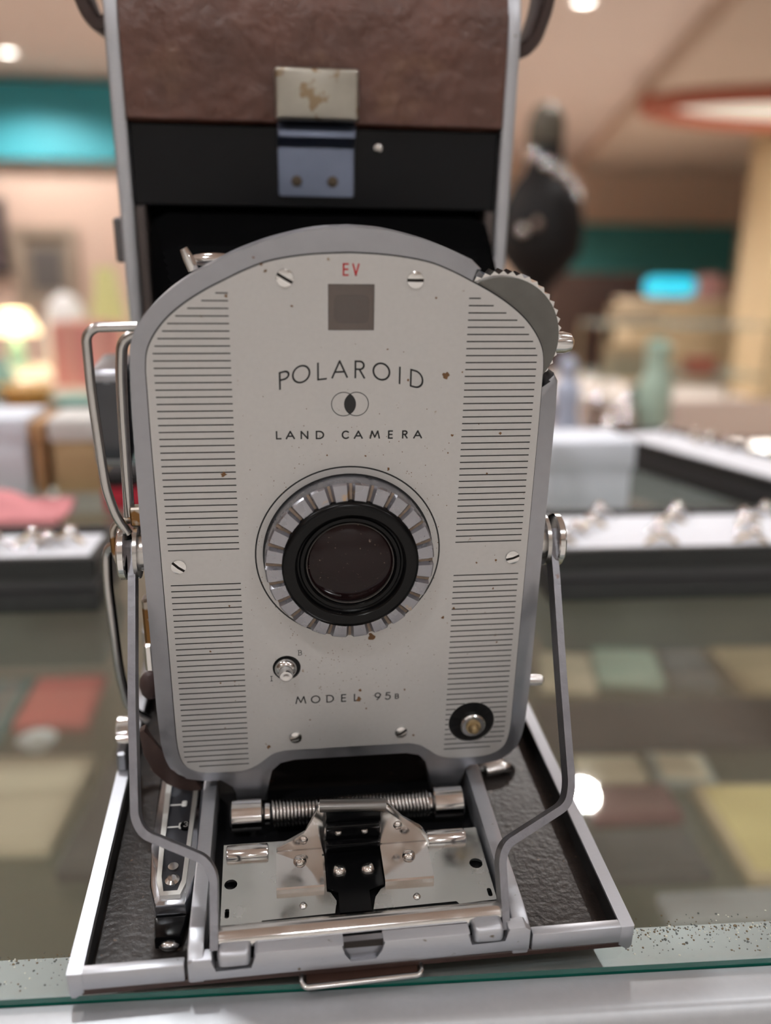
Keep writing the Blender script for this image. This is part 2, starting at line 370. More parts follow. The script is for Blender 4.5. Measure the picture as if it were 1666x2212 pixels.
FP_half = [(0, 137.6), (8, 137.2), (15.8, 136.0), (21, 134.2), (26.1, 131.8), (30, 129.8), (33.7, 127.5), (36.8, 125.1), (39.2, 122.6), (41.1, 119.8), (42.2, 117), (42.6, 113.5), (42.7, 100), (42.6, 60), (42.5, 22),
           (42.2, 17.5), (41.3, 14), (39.3, 11.9), (36, 10.8), (31, 10.6), (26.5, 10.8), (23.5, 11.9), (21, 13.8), (18.8, 15.4), (16, 16.2)]
FP_half = crom(FP_half[:12]) + FP_half[12:14] + crom(FP_half[14:])
LC = (XP - .1, 70.4)        # lens centre
holes = [[(XP + x, z) for x, z in ((-4.7, 122), (5.0, 122), (5.0, 131.5), (-4.7, 131.5))], circ(XP - 15, 40.4, 3.4, 28), circ(XP + 32, 21.6, 6.0, 36)]
B().prism(shift([(x * 1.006, 74 + (z - 74) * 1.004) for x, z in mir(FP_half)]), 48.2, 48.5, 'xz').build('face_gap_line', BLK(), HOUS)  # added black sheet that draws the dark gap line around the face plate
FACE = B().prism(shift(mir(FP_half)), 47.7, 48.25, 'xz', holes=holes).build('face_plate', SATIN(), CAM, 30)
# seats behind the holes so the gap sheet does not show through
B().box(XP - 5.6, XP + 5.8, 48.05, 48.2, 121.2, 132.4).build('window_back', mat('window_inside', (132, 126, 114), .3, .45, noise=.35, nscale=500), FACE)
B().prism([(XP + x, z) for x, z in rrect(-3.5, 4.0, 123.4, 129.4, 1.4)], 47.98, 48.1, 'xz').build('recess_shade', mat('maroon_shade', (86, 58, 56), 0, .5, noise=.2, nscale=300), FACE, 0)  # maroon inside; dark centre painted for the shading within the recess
EVG = B().box(XP - 4.7, XP + 5.0, 47.85, 47.95, 122, 131.5).build('window_glass', glass_mat('ev_glass', (.62, .52, .50), 1.6, .06, dust=.05), FACE)
# printed hatch lines
def outer_at(k): return ([27.6, 30.5, 33.4, 35.9, 37.6, 38.75, 39.8, 40.5, 41.0] + [41.0] * 100)[k]
for sx in (-1, 1):
    b = B(); zs = [129.565 - 1.5421 * k for k in range(38)] + [129.565 - 1.5421 * (37 + 5.7057 + k) for k in range(34)]
    for k, z in enumerate(zs):
        o = outer_at(k) if k < 38 else 41.0 - max(0, (z < 14.5)) * (3.5 if k == 71 else .6)
        if sx > 0: z = 71 + (z - 71) * .986
        segs = [(25.1, o)]
        if sx > 0 and abs(z - 21.6) < 6.1:
            h = math.sqrt(max(0, 6.1 ** 2 - (z - 21.6) ** 2)); segs = [(25.1, 32 - h), (32 + h, o)]
        for a, c in segs:
            if c - a > .3: b.box(XP + min(sx * a, sx * c), XP + max(sx * a, sx * c), 47.675, 47.705, z - .135, z + .135)
    b.build('hatch_lines', INK(), FACE, 0)
# lettering: stroked glyphs in a unit-height box
def arc(cx, cy, rx, ry, a0, a1, n=14): return [(cx + rx * math.cos(math.radians(a0 + (a1 - a0) * k / n)), cy + ry * math.sin(math.radians(a0 + (a1 - a0) * k / n))) for k in range(n + 1)]
GL = {
 'P': (.5, [[(0, 0), (0, 1)], [(0, 1)] + arc(.22, .77, .25, .23, 90, -90) + [(0, .54)]]),
 'O': (1.0, [arc(.5, .5, .5, .5, 0, 360, 32)]),
 'L': (.5, [[(0, 1), (0, 0), (.5, 0)]]),
 'A': (.95, [[(0, 0), (.475, 1), (.95, 0)], [(.17, .34), (.78, .34)]]),
 'R': (.55, [[(0, 0), (0, 1)], [(0, 1)] + arc(.26, .76, .25, .24, 90, -90) + [(0, .52)], [(.24, .52), (.55, 0)]]),
 'I': (.0, [[(0, 0), (0, 1)]]),
 'D': (.8, [[(0, 0), (0, 1)] + arc(.28, .5, .52, .5, 90, -90) + [(0, 0)]]),
 'N': (.85, [[(0, 0), (0, 1), (.85, 0), (.85, 1)]]),
 'C': (.85, [arc(.5, .5, .5, .5, 45, 315, 24)]),
 'M': (1.1, [[(0, 0), (.2, 1), (.55, .15), (.9, 1), (1.1, 0)]]),
 'E': (.55, [[(.55, 1), (0, 1), (0, 0), (.55, 0)], [(0, .52), (.5, .52)]]),
 'V': (.65, [[(0, 1), (.325, 0), (.65, 1)]]),
 'B': (.6, [[(0, 0), (0, 1)] + arc(.3, .76, .26, .24, 90, -90) + [(0, .52)], [(.3, .52)] + arc(.32, .26, .28, .26, 90, -90) + [(0, 0)]]),
 '9': (.62, [arc(.31, .69, .31, .31, 0, 360, 24), [(.62, .69), (.55, .4), (.24, 0)]]),
 '5': (.55, [[(.5, 1), (.12, 1), (.06, .58)] + arc(.25, .33, .3, .33, 120, -150, 18)]),
 '3': (.5, [arc(.2, .74, .25, .26, 150, -90, 14) + arc(.2, .26, .28, .26, 90, -150, 14)]),
 'b': (.75, [[(.0, 0), (.12, 0), (.12, 1), (.0, 1)], [(.12, 1)] + arc(.38, .76, .26, .24, 90, -90) + [(.12, .52)], [(.38, .52)] + arc(.4, .26, .3, .26, 90, -90) + [(.12, 0)]]),
 'i': (.4, [[(.2, 0), (.2, 1)], [(0, 0), (.4, 0)], [(0, 1), (.4, 1)]]),
}
def stroke(b, pts, wd, place):
    for (x0, y0), (x1, y1) in zip(pts, pts[1:]):
        dx, dy = x1 - x0, y1 - y0; l = math.hypot(dx, dy)
        if l < 1e-6: continue
        ux, uy = dx / l, dy / l; e = wd * .35
        q = [(x0 - ux * e - uy * wd / 2, y0 - uy * e + ux * wd / 2), (x0 - ux * e + uy * wd / 2, y0 - uy * e - ux * wd / 2),
             (x1 + ux * e + uy * wd / 2, y1 + uy * e - ux * wd / 2), (x1 + ux * e - uy * wd / 2, y1 + uy * e + ux * wd / 2)]
        b.face([b.bm.verts.new(place(x, y)) for x, y in q])
def letter(ch, x, z, h, wd, m, parent, width=None, shear=0, y=47.68, name=None):
    """glyph with left edge x, baseline z, in the face plane"""
    w0, st = GL[ch]; sx = (width / w0 if width and w0 > .01 else h); b = B()
    for s in st:
        stroke(b, [(px * sx, py * h) for px, py in s], wd, lambda a, c: (x + a, y, z + c + shear * (a - w0 * sx / 2)))
    return b.build(name or 'letter', m, parent, 0)
for ch, cx, cz, wd in (('P', -14.0, 111.55, 2.0), ('O', -10.45, 112.75, 3.55), ('L', -6.0, 113.4, 1.75), ('A', -2.25, 113.75, 3.2), ('R', 2.1, 113.65, 1.95), ('O', 6.75, 113.2, 3.5), ('I', 10.75, 112.35, 0), ('D', 14.5, 111.45, 2.6)):
    h = 3.55
    letter(ch, XP + cx - wd / 2, cz - h / 2, h, .39, INK(), FACE, wd or None, -cx * .019)
u2 = lambda v: -16.05 + (560 + v / 4.165 - 597) * .1023
for ch, a, c in (('L', 152, 200), ('A', 237, 318), ('N', 370, 437), ('D', 505, 577), ('C', 737, 800), ('A', 845, 925), ('M', 988, 1080), ('E', 1155, 1198), ('R', 1283, 1333), ('A', 1385, 1465)):
    letter(ch, XP + u2(a) + .12, 98.5 - (a - 152) / 1313 * .3, 1.62, .34, INK(), FACE, u2(c) - u2(a) - .24)
u3 = lambda v: -13.0 + (560 + v / 3.085 - 639) * .116
for ch, a, c in (('M', 243, 312), ('O', 345, 405), ('D', 447, 495), ('E', 545, 577), ('L', 630, 655), ('9', 768, 808), ('5', 838, 875)):
    letter(ch, XP + u3(a) + .1, 30.0 - (a - 243) / 620 * .1, 1.95, .31, INK(), FACE, u3(c) - u3(a) - .2)
letter('B', XP + u3(907), 30.0, 1.3, .26, INK(), FACE, .8)
letter('E', XP - 1.5, 133.3, 2.2, .36, RED(), FACE, .95); letter('V', XP + .45, 133.3, 2.2, .36, RED(), FACE, 1.2)
letter('b', XP - 12.2, 43.8, 1.35, .16, INK(), FACE, .95); letter('i', XP - 19.0, 36.9, 1.35, .16, INK(), FACE, .5)
# emblem: two rings crossing, the overlap filled
b = B()
for cx in (-1.38, 1.42): stroke(b, [(cx + 2.62 * math.cos(2 * math.pi * k / 64), 106.1 + 2.62 * math.sin(2 * math.pi * k / 64)) for k in range(65)], .17, lambda a, c: (XP + a, 47.68, c))
r, d = 2.62, 1.4; hh = math.acos(d / r)
vs = [(-1.38 + r * math.cos(hh - 2 * hh * k / 20), 106.1 + r * math.sin(hh - 2 * hh * k / 20)) for k in range(21)]
vs += [(1.42 - r * math.cos(hh - 2 * hh * k / 20), 106.1 - r * math.sin(hh - 2 * hh * k / 20)) for k in range(1, 20)]
b.face([b.bm.verts.new((XP + x, 47.67, z)) for x, z in vs]); b.build('emblem', INK(), FACE, 0)
# engraved ring around the lens
b = B(); b.lathe([(21.2, 0), (21.2, .03), (21.55, .03), (21.55, 0)], (LC[0], 47.7, LC[1]), n=96, caps=False).build('engraved_ring', INK(), FACE, 0)
b = B(); b.lathe([(19.2, 0), (19.2, .04), (19.75, .04), (19.75, 0)], (LC[0], 47.7, LC[1]), n=96, caps=False).build('seat_gap', INK(), FACE, 0)
# rust spots
b = B()
for cx, cz, r in ((20.8, 112.3, 1.0), (-18.2, 135.2, .35), (-17.4, 134.0, .42), (-19.7, 136.6, .3), (-12.2, 127.0, .38), (-25.5, 129.0, .5), (12.6, 111.3, .3), (23.0, 98.7, .4), (22.2, 94.6, .25), (-27.7, 90.5, .8), (8.8, 91.0, .45),
                  (34.0, 99.0, .4), (31.5, 89.5, .3), (5.6, 48.2, 1.1), (-20.0, 17.5, .7), (2.8, 30.4, .8), (3.0, 33.0, .5), (23.0, 52.6, .45), (25.6, 55, .4), (-33, 46, .35), (-31, 37, .3), (14.2, 32.5, .35), (17, 18.6, .4), (-9.5, 25, .3),
                  (35.2, 67.5, .35), (30.5, 67, .3), (4.6, 27.5, .3), (37.0, 45, .3), (-5, 94.5, .3), (3.6, 94.2, .3), (18.0, 128.8, .3), (-28, 58, .3), (-30.5, 24, .25), (35, 60, .3), (24.5, 113, .25), (8, 118, .25)):
    n = 11; b.face([b.bm.verts.new((XP + cx + r * q * math.cos(2 * math.pi * k / n), 47.665, cz + r * q * math.sin(2 * math.pi * k / n))) for k in range(n) for q in [random.uniform(.45, 1.05)]])
for k in range(420):
    a = random.uniform(0, 2 * math.pi); rr = random.choice([random.gauss(20.3, .6), random.gauss(22.5, 1.6), random.uniform(20, 40)]); x, z = rr * math.sin(a), LC[1] + rr * math.cos(a) * 1.3
    if k % 3 == 0: x, z = random.gauss(-2, 11), random.gauss(39, 7)
    if abs(x) > 40 or not 14 < z < 130 or (x * x + (z - LC[1]) ** 2 < 19.9 ** 2) or z < 18: continue
    r = random.choice([.05, .06, .08, .1, .13]); b.face([b.bm.verts.new((XP + x + r * math.cos(t), 47.668, z + r * math.sin(t))) for t in (0, 1.2, 2.5, 3.9, 5.1)])
b.build('rust_spots', RUST(), FACE, 0)['kind'] = 'stuff'
# slotted screws
def screw(x, z, r, ang, parent, y=47.7, ax=(0, -1, 0), h=.7, m=None):
    b = B(); n = 28; a = Vector(ax); u = Vector((1, 0, 0)); v = a.cross(u)
    def P(px, py, hh): return Vector((x, y, z)) + u * px + v * py + a * hh
    w = r * .17; ca, sa = math.cos(ang), math.sin(ang)
    def rot(px, py): return px * ca - py * sa, px * sa + py * ca
    for s in (1, -1):
        t0 = math.asin(w / r); pts = [(r * math.cos(t), s * r * math.sin(t)) for t in [t0 + (math.pi - 2 * t0) * k / 14 for k in range(15)]]
        base = [b.bm.verts.new(P(*rot(*p), 0)) for p in pts]; top = [b.bm.verts.new(P(*rot(p[0] * .96, p[1] * .96 if abs(p[1]) > w * 1.01 else p[1]), h * .55)) for p in pts]
        dome = b.bm.verts.new(P(*rot(0, s * r * .42), h)); m1 = b.bm.verts.new(P(*rot(0, s * w), h))
        for i in range(14): b.face([base[i], base[i + 1], top[i + 1], top[i]]); b.face([top[i], top[i + 1], dome])
        b.face([top[0], dome, m1]); b.face([top[-1], dome, m1]); b.face([base[0], top[0], m1, top[-1], base[-1]])
    o = b.build('screw', m or CHROME(), parent, 30)
    s = B(); q = [rot(-r * .97, -w), rot(r * .97, -w), rot(r * .97, w), rot(-r * .97, w)]
    s.face([s.bm.verts.new(P(px, py, .12)) for px, py in q]); s.build('slot', mat('slot_dark', (44, 38, 34), .2, .8), o, 0)
    return o
for x, z, r, a in ((-13.5, 132.6, 1.85, -30), (13.5, 132.4, 1.8, 0), (-38.9, 68.5, 1.75, -40), (39.2, 68.2, 1.7, 18), (-13.2, 20.0, 1.6, 22), (13.7, 19.8, 1.65, 32)):
    screw(XP + x, z, r, math.radians(a), CAM)
# ---- lens
lc = (LC[0], 47.7, LC[1])
ring = B(); N = 24; sub = 8; tot = N * sub
rad = [(19.3, 0), (19.3, 5.0), (18.95, 5.5), (18.0, 5.7), (15.2, 6.1)]
def lp(r, h, t): return Vector((LC[0] + r * math.sin(t), 47.7 - h, LC[1] + r * math.cos(t)))
prev = None; rows = []
for k in range(tot):
    t = 2 * math.pi * (k - 1.5) / tot; notch = (k % sub) in (1, 2); row = []
    for j, (r, h) in enumerate(rad):
        hh = h - (.95 if notch and j >= 2 else (.6 if notch and j == 1 else 0)); rr = r - (.25 if notch and j in (1, 2) else 0)
        row.append(ring.bm.verts.new(lp(rr, hh, t)))
    rows.append(row)
for k in range(tot):
    A, C = rows[k], rows[(k + 1) % tot]
    ring.mi = 1 if (k % sub) in (1,) else 0
    for j in range(len(rad) - 1):
        ring.mi = 1 if (k % sub) == 1 and j >= 1 else 0
        ring.face([A[j], A[j + 1], C[j + 1], C[j]])
LENS = ring.build('lens_ring', [mat('ring_metal', (158, 158, 164), .9, .3, noise=.12, nscale=260, rough_var=.1, spots=(188, 160, 124), spot_scale=220, spot_t=.68), DIRT()], CAM, 25)
B().lathe([(15.5, 4.8), (15.5, 6.6), (15.1, 7.1), (14.2, 7.3), (12.6, 7.2), (12.1, 6.7), (12.0, 5.9), (11.6, 5.7), (11.3, 6.0), (10.6, 6.0), (10.1, 5.4), (10.1, 4)], lc, n=72, caps=False).build('lens_barrel', BLKG(), LENS, 40)
B().lathe([(10.15, 5.2), (10.0, 5.55), (9.75, 5.5), (9.7, 5.0)], lc, n=64, caps=False).build('retaining_ring', mat('dusty_black', (58, 54, 52), .3, .6, noise=.5, nscale=1500), LENS, 40)
gl = B().lathe([(9.75, 4.9), (8.6, 5.45), (7, 5.9), (5, 6.3), (2.5, 6.55), (0, 6.65)], lc, n=64, caps=False)
gl.build('lens_glass', mat('lens_coating', (30, 17, 18), 0, .07, spec=.25, spots=(112, 98, 88), spot_scale=1300, spot_t=.68, noise=.3, nscale=60), LENS, 60)
# ---- shutter lever knob, flash terminal
kb = B().lathe([(3.5, -1.6), (3.5, 0)], (XP - 15, 48.2, 40.4), n=32, caps=False); kb.lathe([(3.6, -.6), (0, -.6)], (XP - 15, 47.6, 40.4), n=32, caps=False)
kb.build('lever_hole', mat('hole_black', (10, 10, 10), 0, .7), FACE)
B().lathe([(0, -.5), (2.7, -.5), (2.7, .6), (2.3, 1.2), (1.7, 1.5), (1.7, 3.2), (1.45, 3.7), (.6, 3.75), (0, 3.6)], (XP - 15.2, 47.7, 40.4), (.0, -1, -.06), 28).build('shutter_lever', CHROME(), CAM)
fl = B().lathe([(6.05, .02), (5.9, -.25), (5.6, -.3), (0, -.3)], (XP + 32, 47.9, 21.6), n=40, caps=False); fl.build('flash_terminal', mat('terminal_black', (16, 15, 15), 0, .6, noise=.5, nscale=200), CAM)
FT = B().lathe([(3.3, -.4), (3.3, 1.1), (2.9, 1.5), (2.0, 1.5)], (XP + 32.2, 47.8, 21.2), n=28); FTo = FT.build('terminal_post', CHROMED(), CAM, 20)
B().lathe([(2.0, 1.3), (1.9, 2.0), (1.4, 2.1), (1.3, 2.9), (.8, 3.6), (0, 3.8)], (XP + 32.2, 47.8, 21.2), n=24, caps=False).build('contact_pin', BRASS(), FTo)
# ---- exposure wheel at the upper right corner
wc = (XP + 33.0, 120.0); wh = B(); n = 44; R = 14.1
pts = []
for k in range(n):
    a = 2 * math.pi * k / n; a2 = 2 * math.pi * (k + .5) / n
    pts += [(wc[0] + R * math.cos(a), wc[1] + R * math.sin(a)), (wc[0] + (R - .75) * math.cos(a2), wc[1] + (R - .75) * math.sin(a2))]
WH = wh.prism(pts, 51.0, 56.5, 'xz').build('exposure_wheel', CHROME(), CAM, 20)
B().prism(circ(wc[0], wc[1], 13.0, 64), 49.4, 51.0, 'xz', bev=.4).build('wheel_face', mat('wheel_dark', (106, 105, 102), .9, .35, noise=.2, nscale=200), WH, 30)
# ---- pins on the housing
B().tube([(-31.6, 57, 133), (-32.6, 57, 135.6), (-33.4, 57, 137.4)], [1.15, 1.15, .8], 14).build('shutter_pin', CHROME(), CAM)
B().tube([(46, 57, 117.6), (50.6, 57, 117.6), (52.2, 57, 117.6), (52.9, 57, 117.6)], [2.5, 2.5, 2.1, 1.0], 20).build('release_pin', CHROME(), CAM)
B().tube([(46, 54, 29.5), (51.0, 54, 29.2), (52.6, 54, 29.1), (53.2, 54, 29.1)], [1.5, 1.5, 1.4, .7], 16).build('side_pin', CHROMED(), CAM)
B().sphere((-27.5, 61, 134.8), 3.0, 16, (1.9, .6, .5)).build('top_glint', CHROME(), CAM)  # chrome blob added for a vague glint above the housing
# ---- pivots and struts
for sx in (-1, 1):
    px = XP + sx * 47.0
    B().lathe([(4.6, 0), (4.6, 1.3), (6.3, 1.4), (6.3, 2.3), (5.2, 2.4)], (px, 55.2, 69.2), (sx, 0, 0), 36).build('pivot_bush', CHROMED(), CAM)
    B().lathe([(6.2, 4.1), (6.5, 4.4), (6.5, 5.6), (6.0, 6.0), (0, 6.1)], (px, 55.2, 69.2), (sx, 0, 0), 36).build('pivot_cap', CHROME(), CAM)
T_AX = (0, .795, -.606)
def strut(path, name='strut'):
    return B().strip(rnd(path, 4.0, 6), None, 1.7, 4.6, (0, -67 / 84.2, 51 / 84.2)).build(name, STEEL(), CAM, 30)
def on_pl(x, t): return (x, 4 + 51 * t, 2 + 67 * t)
strut([on_pl(-50.0, 1.03), on_pl(-49.1, .97), on_pl(-48.5, .6), on_pl(-47.4, .30), on_pl(-45.6, .262), on_pl(-32.6, .19), on_pl(-30.8, .15), on_pl(-30.8, -.02)])
strut([on_pl(51.4, 1.03), on_pl(51.6, .93), on_pl(50.4, .6), on_pl(49.6, .31), on_pl(48.2, .262), on_pl(33.4, .175), on_pl(32.0, .14), on_pl(31.6, -.03)])
# ---- sports finder wire on the left
W1 = [(-43.5, 53, 121.9), (-52.3, 53, 121.7), (-54.2, 53, 119.9), (-54.3, 53, 108), (-53.4, 53, 86), (-51.6, 53, 78.6), (-49.6, 54, 74.5)]
B().tube(rnd(W1, 3, 6), 1.05, 12).build('finder_wire', CHROMED(), CAM, 60)
W2 = [(-43, 57, 120.2), (-47.6, 57, 118.4), (-48.4, 57, 112.0), (-48.9, 57, 101), (-49.6, 57, 76)]
B().tube(rnd(W2, 3, 6), 1.25, 12).build('finder_wire', CHROMED(), CAM, 60)
W3 = [(-51.5, 66, 67), (-58.2, 70, 64.5), (-58.9, 70, 54), (-58.4, 70, 28), (-57, 70, 16), (-52, 70, 12)]
B().tube(rnd(W3, 4, 6), 1.3, 12).build('finder_wire', CHROMED(), CAM, 60)
BRK = [(-46, 56, 77.6), (-52.4, 56, 76.4), (-53.6, 56, 74.6), (-53.6, 56, 68.5), (-52.2, 56, 64.6), (-50.4, 56, 62.9), (-48, 56, 62.6)]
B().tube(rnd(BRK, 1.5, 4), .75, 10).build('wire_bracket', mat('stained_brass', (176, 168, 158), .9, .3, noise=.2, nscale=200, spots=(126, 92, 54), spot_scale=180, spot_t=.52), CAM, 60)
B().box(-49.2, -46, 55, 58, 75.5, 80.2, .4).build('bracket_lug', mat('stained_brass', (176, 146, 104)), CAM)
B().box(-48.6, -46.4, 56, 60, 40, 56, .6).build('side_plate', mat('stained_brass', (176, 146, 104)), CAM)
B().box(-49.0, -46.8, 55.4, 60, 36, 44, .6).build('side_plate', CHROME(), CAM)
B().sphere((-49.0, 60, 29.5), 3.4, 12, (.8, .7, 1.2)).build('rubber_grommet', mat('old_rubber', (64, 46, 44), 0, .6), CAM)

# ---- bellows
bl = B(); rings = []; NP = 13
for i in range(2 * NP + 1):
    t = i / (2 * NP); y = 64.2 + (150 - 64.2) * t; o = 1.0 if i % 2 else -1.0
    hw = 38 + (52 - 38) * t + o * 1.4; z0 = 17 - 16 * t - o * 1.4; z1 = 122 + (139 - 122) * t + o * 1.4
    rings.append([bl.bm.verts.new((XP + a, y, c)) for a, c in rrect(-hw, hw, z0, z1, 6, 2)])
for A, C in zip(rings, rings[1:]):
    for k in range(len(A)): bl.face([A[k], A[(k + 1) % len(A)], C[(k + 1) % len(A)], C[k]])
bl.face(rings[0]); bl.build('bellows', BELL(), CAM, 0)

# ---- bed (drop door)
BED = B().box(-57.5, 57.8, 2.0, 152, -6.2, -5.2).build('bed_floor', BLKF(), CAM, 0)
for a, c in ((-57.45, -57.0), (57.3, 57.75)): B().box(a, c, 2.2, 152, -5.2, -.6).build('bed_lining', mat('lining_black', (24, 21, 20), 0, .7, noise=.4, nscale=200), BED, 0)
for sx in (-1, 1):
    B().prism([(sx * a, c) for a, c in ((57.4, 0), (60.5, 0), (60.5, -5.6), (60.0, -6.6), (59.2, -6.7), (57.4, -5.4))], 0, 152, 'xz', bev=.3).build('bed_side_rim', ALUB(), BED, 30)
B().box(-57.6, -36.9, 0, 2.3, -4.6, 0, .35, 2).build('bed_front_rim', ALUB(), BED)
B().box(37.3, 57.6, 0, 2.3, -4.6, 0, .35, 2).build('bed_front_rim', ALUB(), BED)
LIP = [(-36.2, -4.5), (-36.2, .4), (-35.2, 1.3), (-31.2, 1.3), (-30.7, -2.4), (-22.9, -2.2), (-22.4, 1.6), (-21.8, 2.1), (-3.9, 2.1), (-3.9, -.6), (-2.4, -2.9), (3.2, -2.7), (4.6, -.4), (4.6, 2.3), (23.2, 2.4), (23.5, -1.2), (31.4, -.9), (31.7, 2.8), (35.4, 2.8), (36.7, 1.8), (36.7, -3.8)]
B().prism(LIP, -.4, 2.4, 'xz', bev=.3).build('front_lip', ALUB(), BED, 30)
B().prism([(-3.9, 2.0), (4.6, 2.2), (4.6, -.4), (3.4, -2.7), (3.0, -6.6), (-1.6, -6.6), (-2.2, -2.9), (-3.9, -.6)], .6, 2.0, 'xz').build('latch_tongue', ALU(), BED, 0)
B().box(-3.8, 4.5, .2, .7, .6, 2.0).build('latch_slot', mat('slot_dark', (44, 38, 34)), BED, 0)
for x0, x1, z0, z1 in ((-30.1, -23.3, -1.6, 2.6), (24.1, 30.8, -.9, 3.4)):
    B().box(x0, x1, -.6, 4.4, z0, z1, 1.1, 3).build('hinge_knuckle', ALUB(), BED, 40)
B().box(-58.6, 58.8, 1.2, 150, -7.0, -6.25, .2).build('bed_leather', LEATHD(), BED)
B().box(-58.2, 59.0, .25, 2.2, -6.4, -4.65, .3).build('leather_edge', LEATHD(), BED)
for sx, x0, x1 in ((-1, -36.2, -32.9), (1, 33.0, 36.7)):
    B().prism([(0, -5), (57, -5), (57, 3.6), (50, 4.4), (6, 3.2), (1.5, 2.4), (0, 1.2)], x0, x1, 'yz', bev=.4, bev_hi=.4).build('track_rail', ALUB(), BED, 30)
TUBE = B().tube([(-30, 4.7, 1.6), (31.2, 4.9, 2.2)], 2.35, 32).build('hinge_tube', CHROME(), BED, 50)
# chrome hinge plate with its slots
HPp = [(-30, 8.6), (-21.5, 8.2), (-21, 9.4), (-5.0, 9.8), (-4.4, 13.2), (-5.6, 15.8), (-6.4, 16.2), (-6.4, 29), (7.0, 29), (7.0, 16.4), (6, 15.8), (4.4, 13.4), (3.6, 10.0), (22.5, 10.4), (23, 9.6), (31.8, 10), (32, 33), (-30.4, 33)]
hol = [circ(-28.2, 20.4, 1.5, 14), circ(29.4, 21.2, 1.6, 14), rrect(-29.2, -28.2, 10.8, 13.4, .4, 2), rrect(30.1, 31.1, 11, 13.4, .4, 2)]
HP = B().prism(HPp, -.2, .5, 'xy', holes=hol).build('hinge_plate', mat('plate_chrome', (212, 214, 212), 1, .2, noise=.15, nscale=120, rough_var=.12), CAM, 30)
B().box(-30, 32, 9, 33, -1.6, -1.0).build('plate_underside', BLK(), BED, 0)
B().box(-33, 33.1, 0.5, 58, -5.2, -4.6).build('track_floor', BLK(), BED, 0)
for x0, x1, y in ((-29.6, -19.6, 29.6), (18.6, 28.6, 30.0)):
    b = B(); prof = [(2.3 * math.cos(math.pi * k / 10), 2.3 * math.sin(math.pi * k / 10)) for k in range(11)]
    b.prism([(y + a, .4 + c) for a, c in prof], x0, x1, 'yz', bev=.6, bev_hi=.6).build('hinge_barrel', CHROME(), HP, 40)
# pressed brackets
for pts, px0, px1, rv in (([(-17.7, .6), (-17.7, 3.4), (-14.5, 5.2), (-10.9, 7.4), (-9.2, 11), (-7.8, 15.3), (-6.9, 15.7), (-5.8, 15.2), (-5.8, .6)], -17.8, -7.0, (-12.3, 24.0)),
                          ([(6.9, .4), (6.9, 14), (7.8, 14.6), (8.9, 14), (12.5, 9.8), (16.5, 7.0), (18.6, 4.6), (19.4, .6)], 7.0, 18.4, (13.4, 23.2))):
    BR = B().prism(pts, 27.4, 28.5, 'xz', bev=.3).prism([(16.4, .5), (27.6, .8), (27.6, 2.3), (27.2, 2.6), (16.8, 2.0), (16.4, 1.7)], px0, px1, 'yz').build('spring_bracket', CHROME(), CAM, 30)
    B().lathe([(1.6, 0), (1.45, .7), (.9, 1.15), (0, 1.3)], (rv[0], rv[1], 2.3), (0, 0, 1), 20).build('rivet', CHROME(), BR, 60)
    B().lathe([(1.1, 0), (.8, .6), (0, .8)], (rv[0] + (1.0 if rv[0] < 0 else -2.2), 27.4, 8.0 if rv[0] > 0 else 5.5), (0, -1, 0), 16).build('dimple', CHROME(), BR, 60)
    B().lathe([(.9, 0), (.6, .5), (0, .6)], (rv[0] + .4, 12.6, .5), (0, 0, 1), 16).build('dimple', CHROME(), HP, 60)
B().tube([(-7.4, 28.2, 14.6), (8.2, 28.2, 13.6)], 1.5, 14).build('bracket_crossbar', mat('smoked_chrome', (120, 118, 116), 1, .3), BED, 50)
BS = B().box(-5.9, 6.8, 27.6, 29.0, .4, 13.0).box(-5.9, 6.8, 26.0, 27.6, 8.6, 10.2, .4, 2).box(-6.2, 6.9, 25.6, 27.6, 3.4, 5.0, .5, 2).prism([(-6.2, 27.6), (-6.2, 16.6), (-3.9, 15), (-3.9, 9.2), (3.2, 9.2), (3.2, 15), (6.8, 16.6), (6.8, 27.6)], .55, 1.1, 'xy').build('latch_spring', BLKG(), CAM, 30)
for x in (-3.2, 3.5): B().lathe([(1.75, 0), (1.6, .8), (1.0, 1.3), (0, 1.5)], (x, 21.4, 1.0), (0, 0, 1), 20).build('rivet', CHROME(), BS, 60)
for x in (-3.0, 3.3): B().lathe([(.9, 0), (.6, .5), (0, .6)], (x, 27.6, 6.6), (0, -1, 0), 14).build('rivet', CHROMED(), BS, 60)
# coil spring between two barrels
SY, SZ = 42.5, .9; hx = []; turns = 44
for k in range(turns * 12 + 1):
    a = 2 * math.pi * k / 12; hx.append((-18.6 + (21.6 + 18.6) * k / (turns * 12), SY + 3.1 * math.cos(a), SZ + 3.1 * math.sin(a)))
B().tube(hx, .42, 6).build('coil_spring', CHROMED(), BED, 60)
B().tube([(-29, SY, SZ), (30, SY, SZ)], 2.5, 20).build('spring_rod', BLK(), BED, 50)
for x0, x1 in ((-29.2, -20.9), (22.4, 30.6)):
    B().lathe([(3.3, 0), (3.9, .5), (3.9, x1 - x0 - .5), (3.3, x1 - x0)], (x0, SY, SZ), (1, 0, 0), 32).build('spring_barrel', CHROME(), BED, 40)
B().lathe([(2.0, 0), (2.8, .4), (2.8, 1.6), (2.0, 2.0)], (-20.9, SY, SZ), (1, 0, 0), 24).build('spring_collar', CHROME(), BED, 40)
B().lathe([(2.0, 0), (2.8, .4), (2.8, .9), (2.0, 1.3)], (21.2, SY, SZ), (1, 0, 0), 24).build('spring_collar', CHROME(), BED, 40)
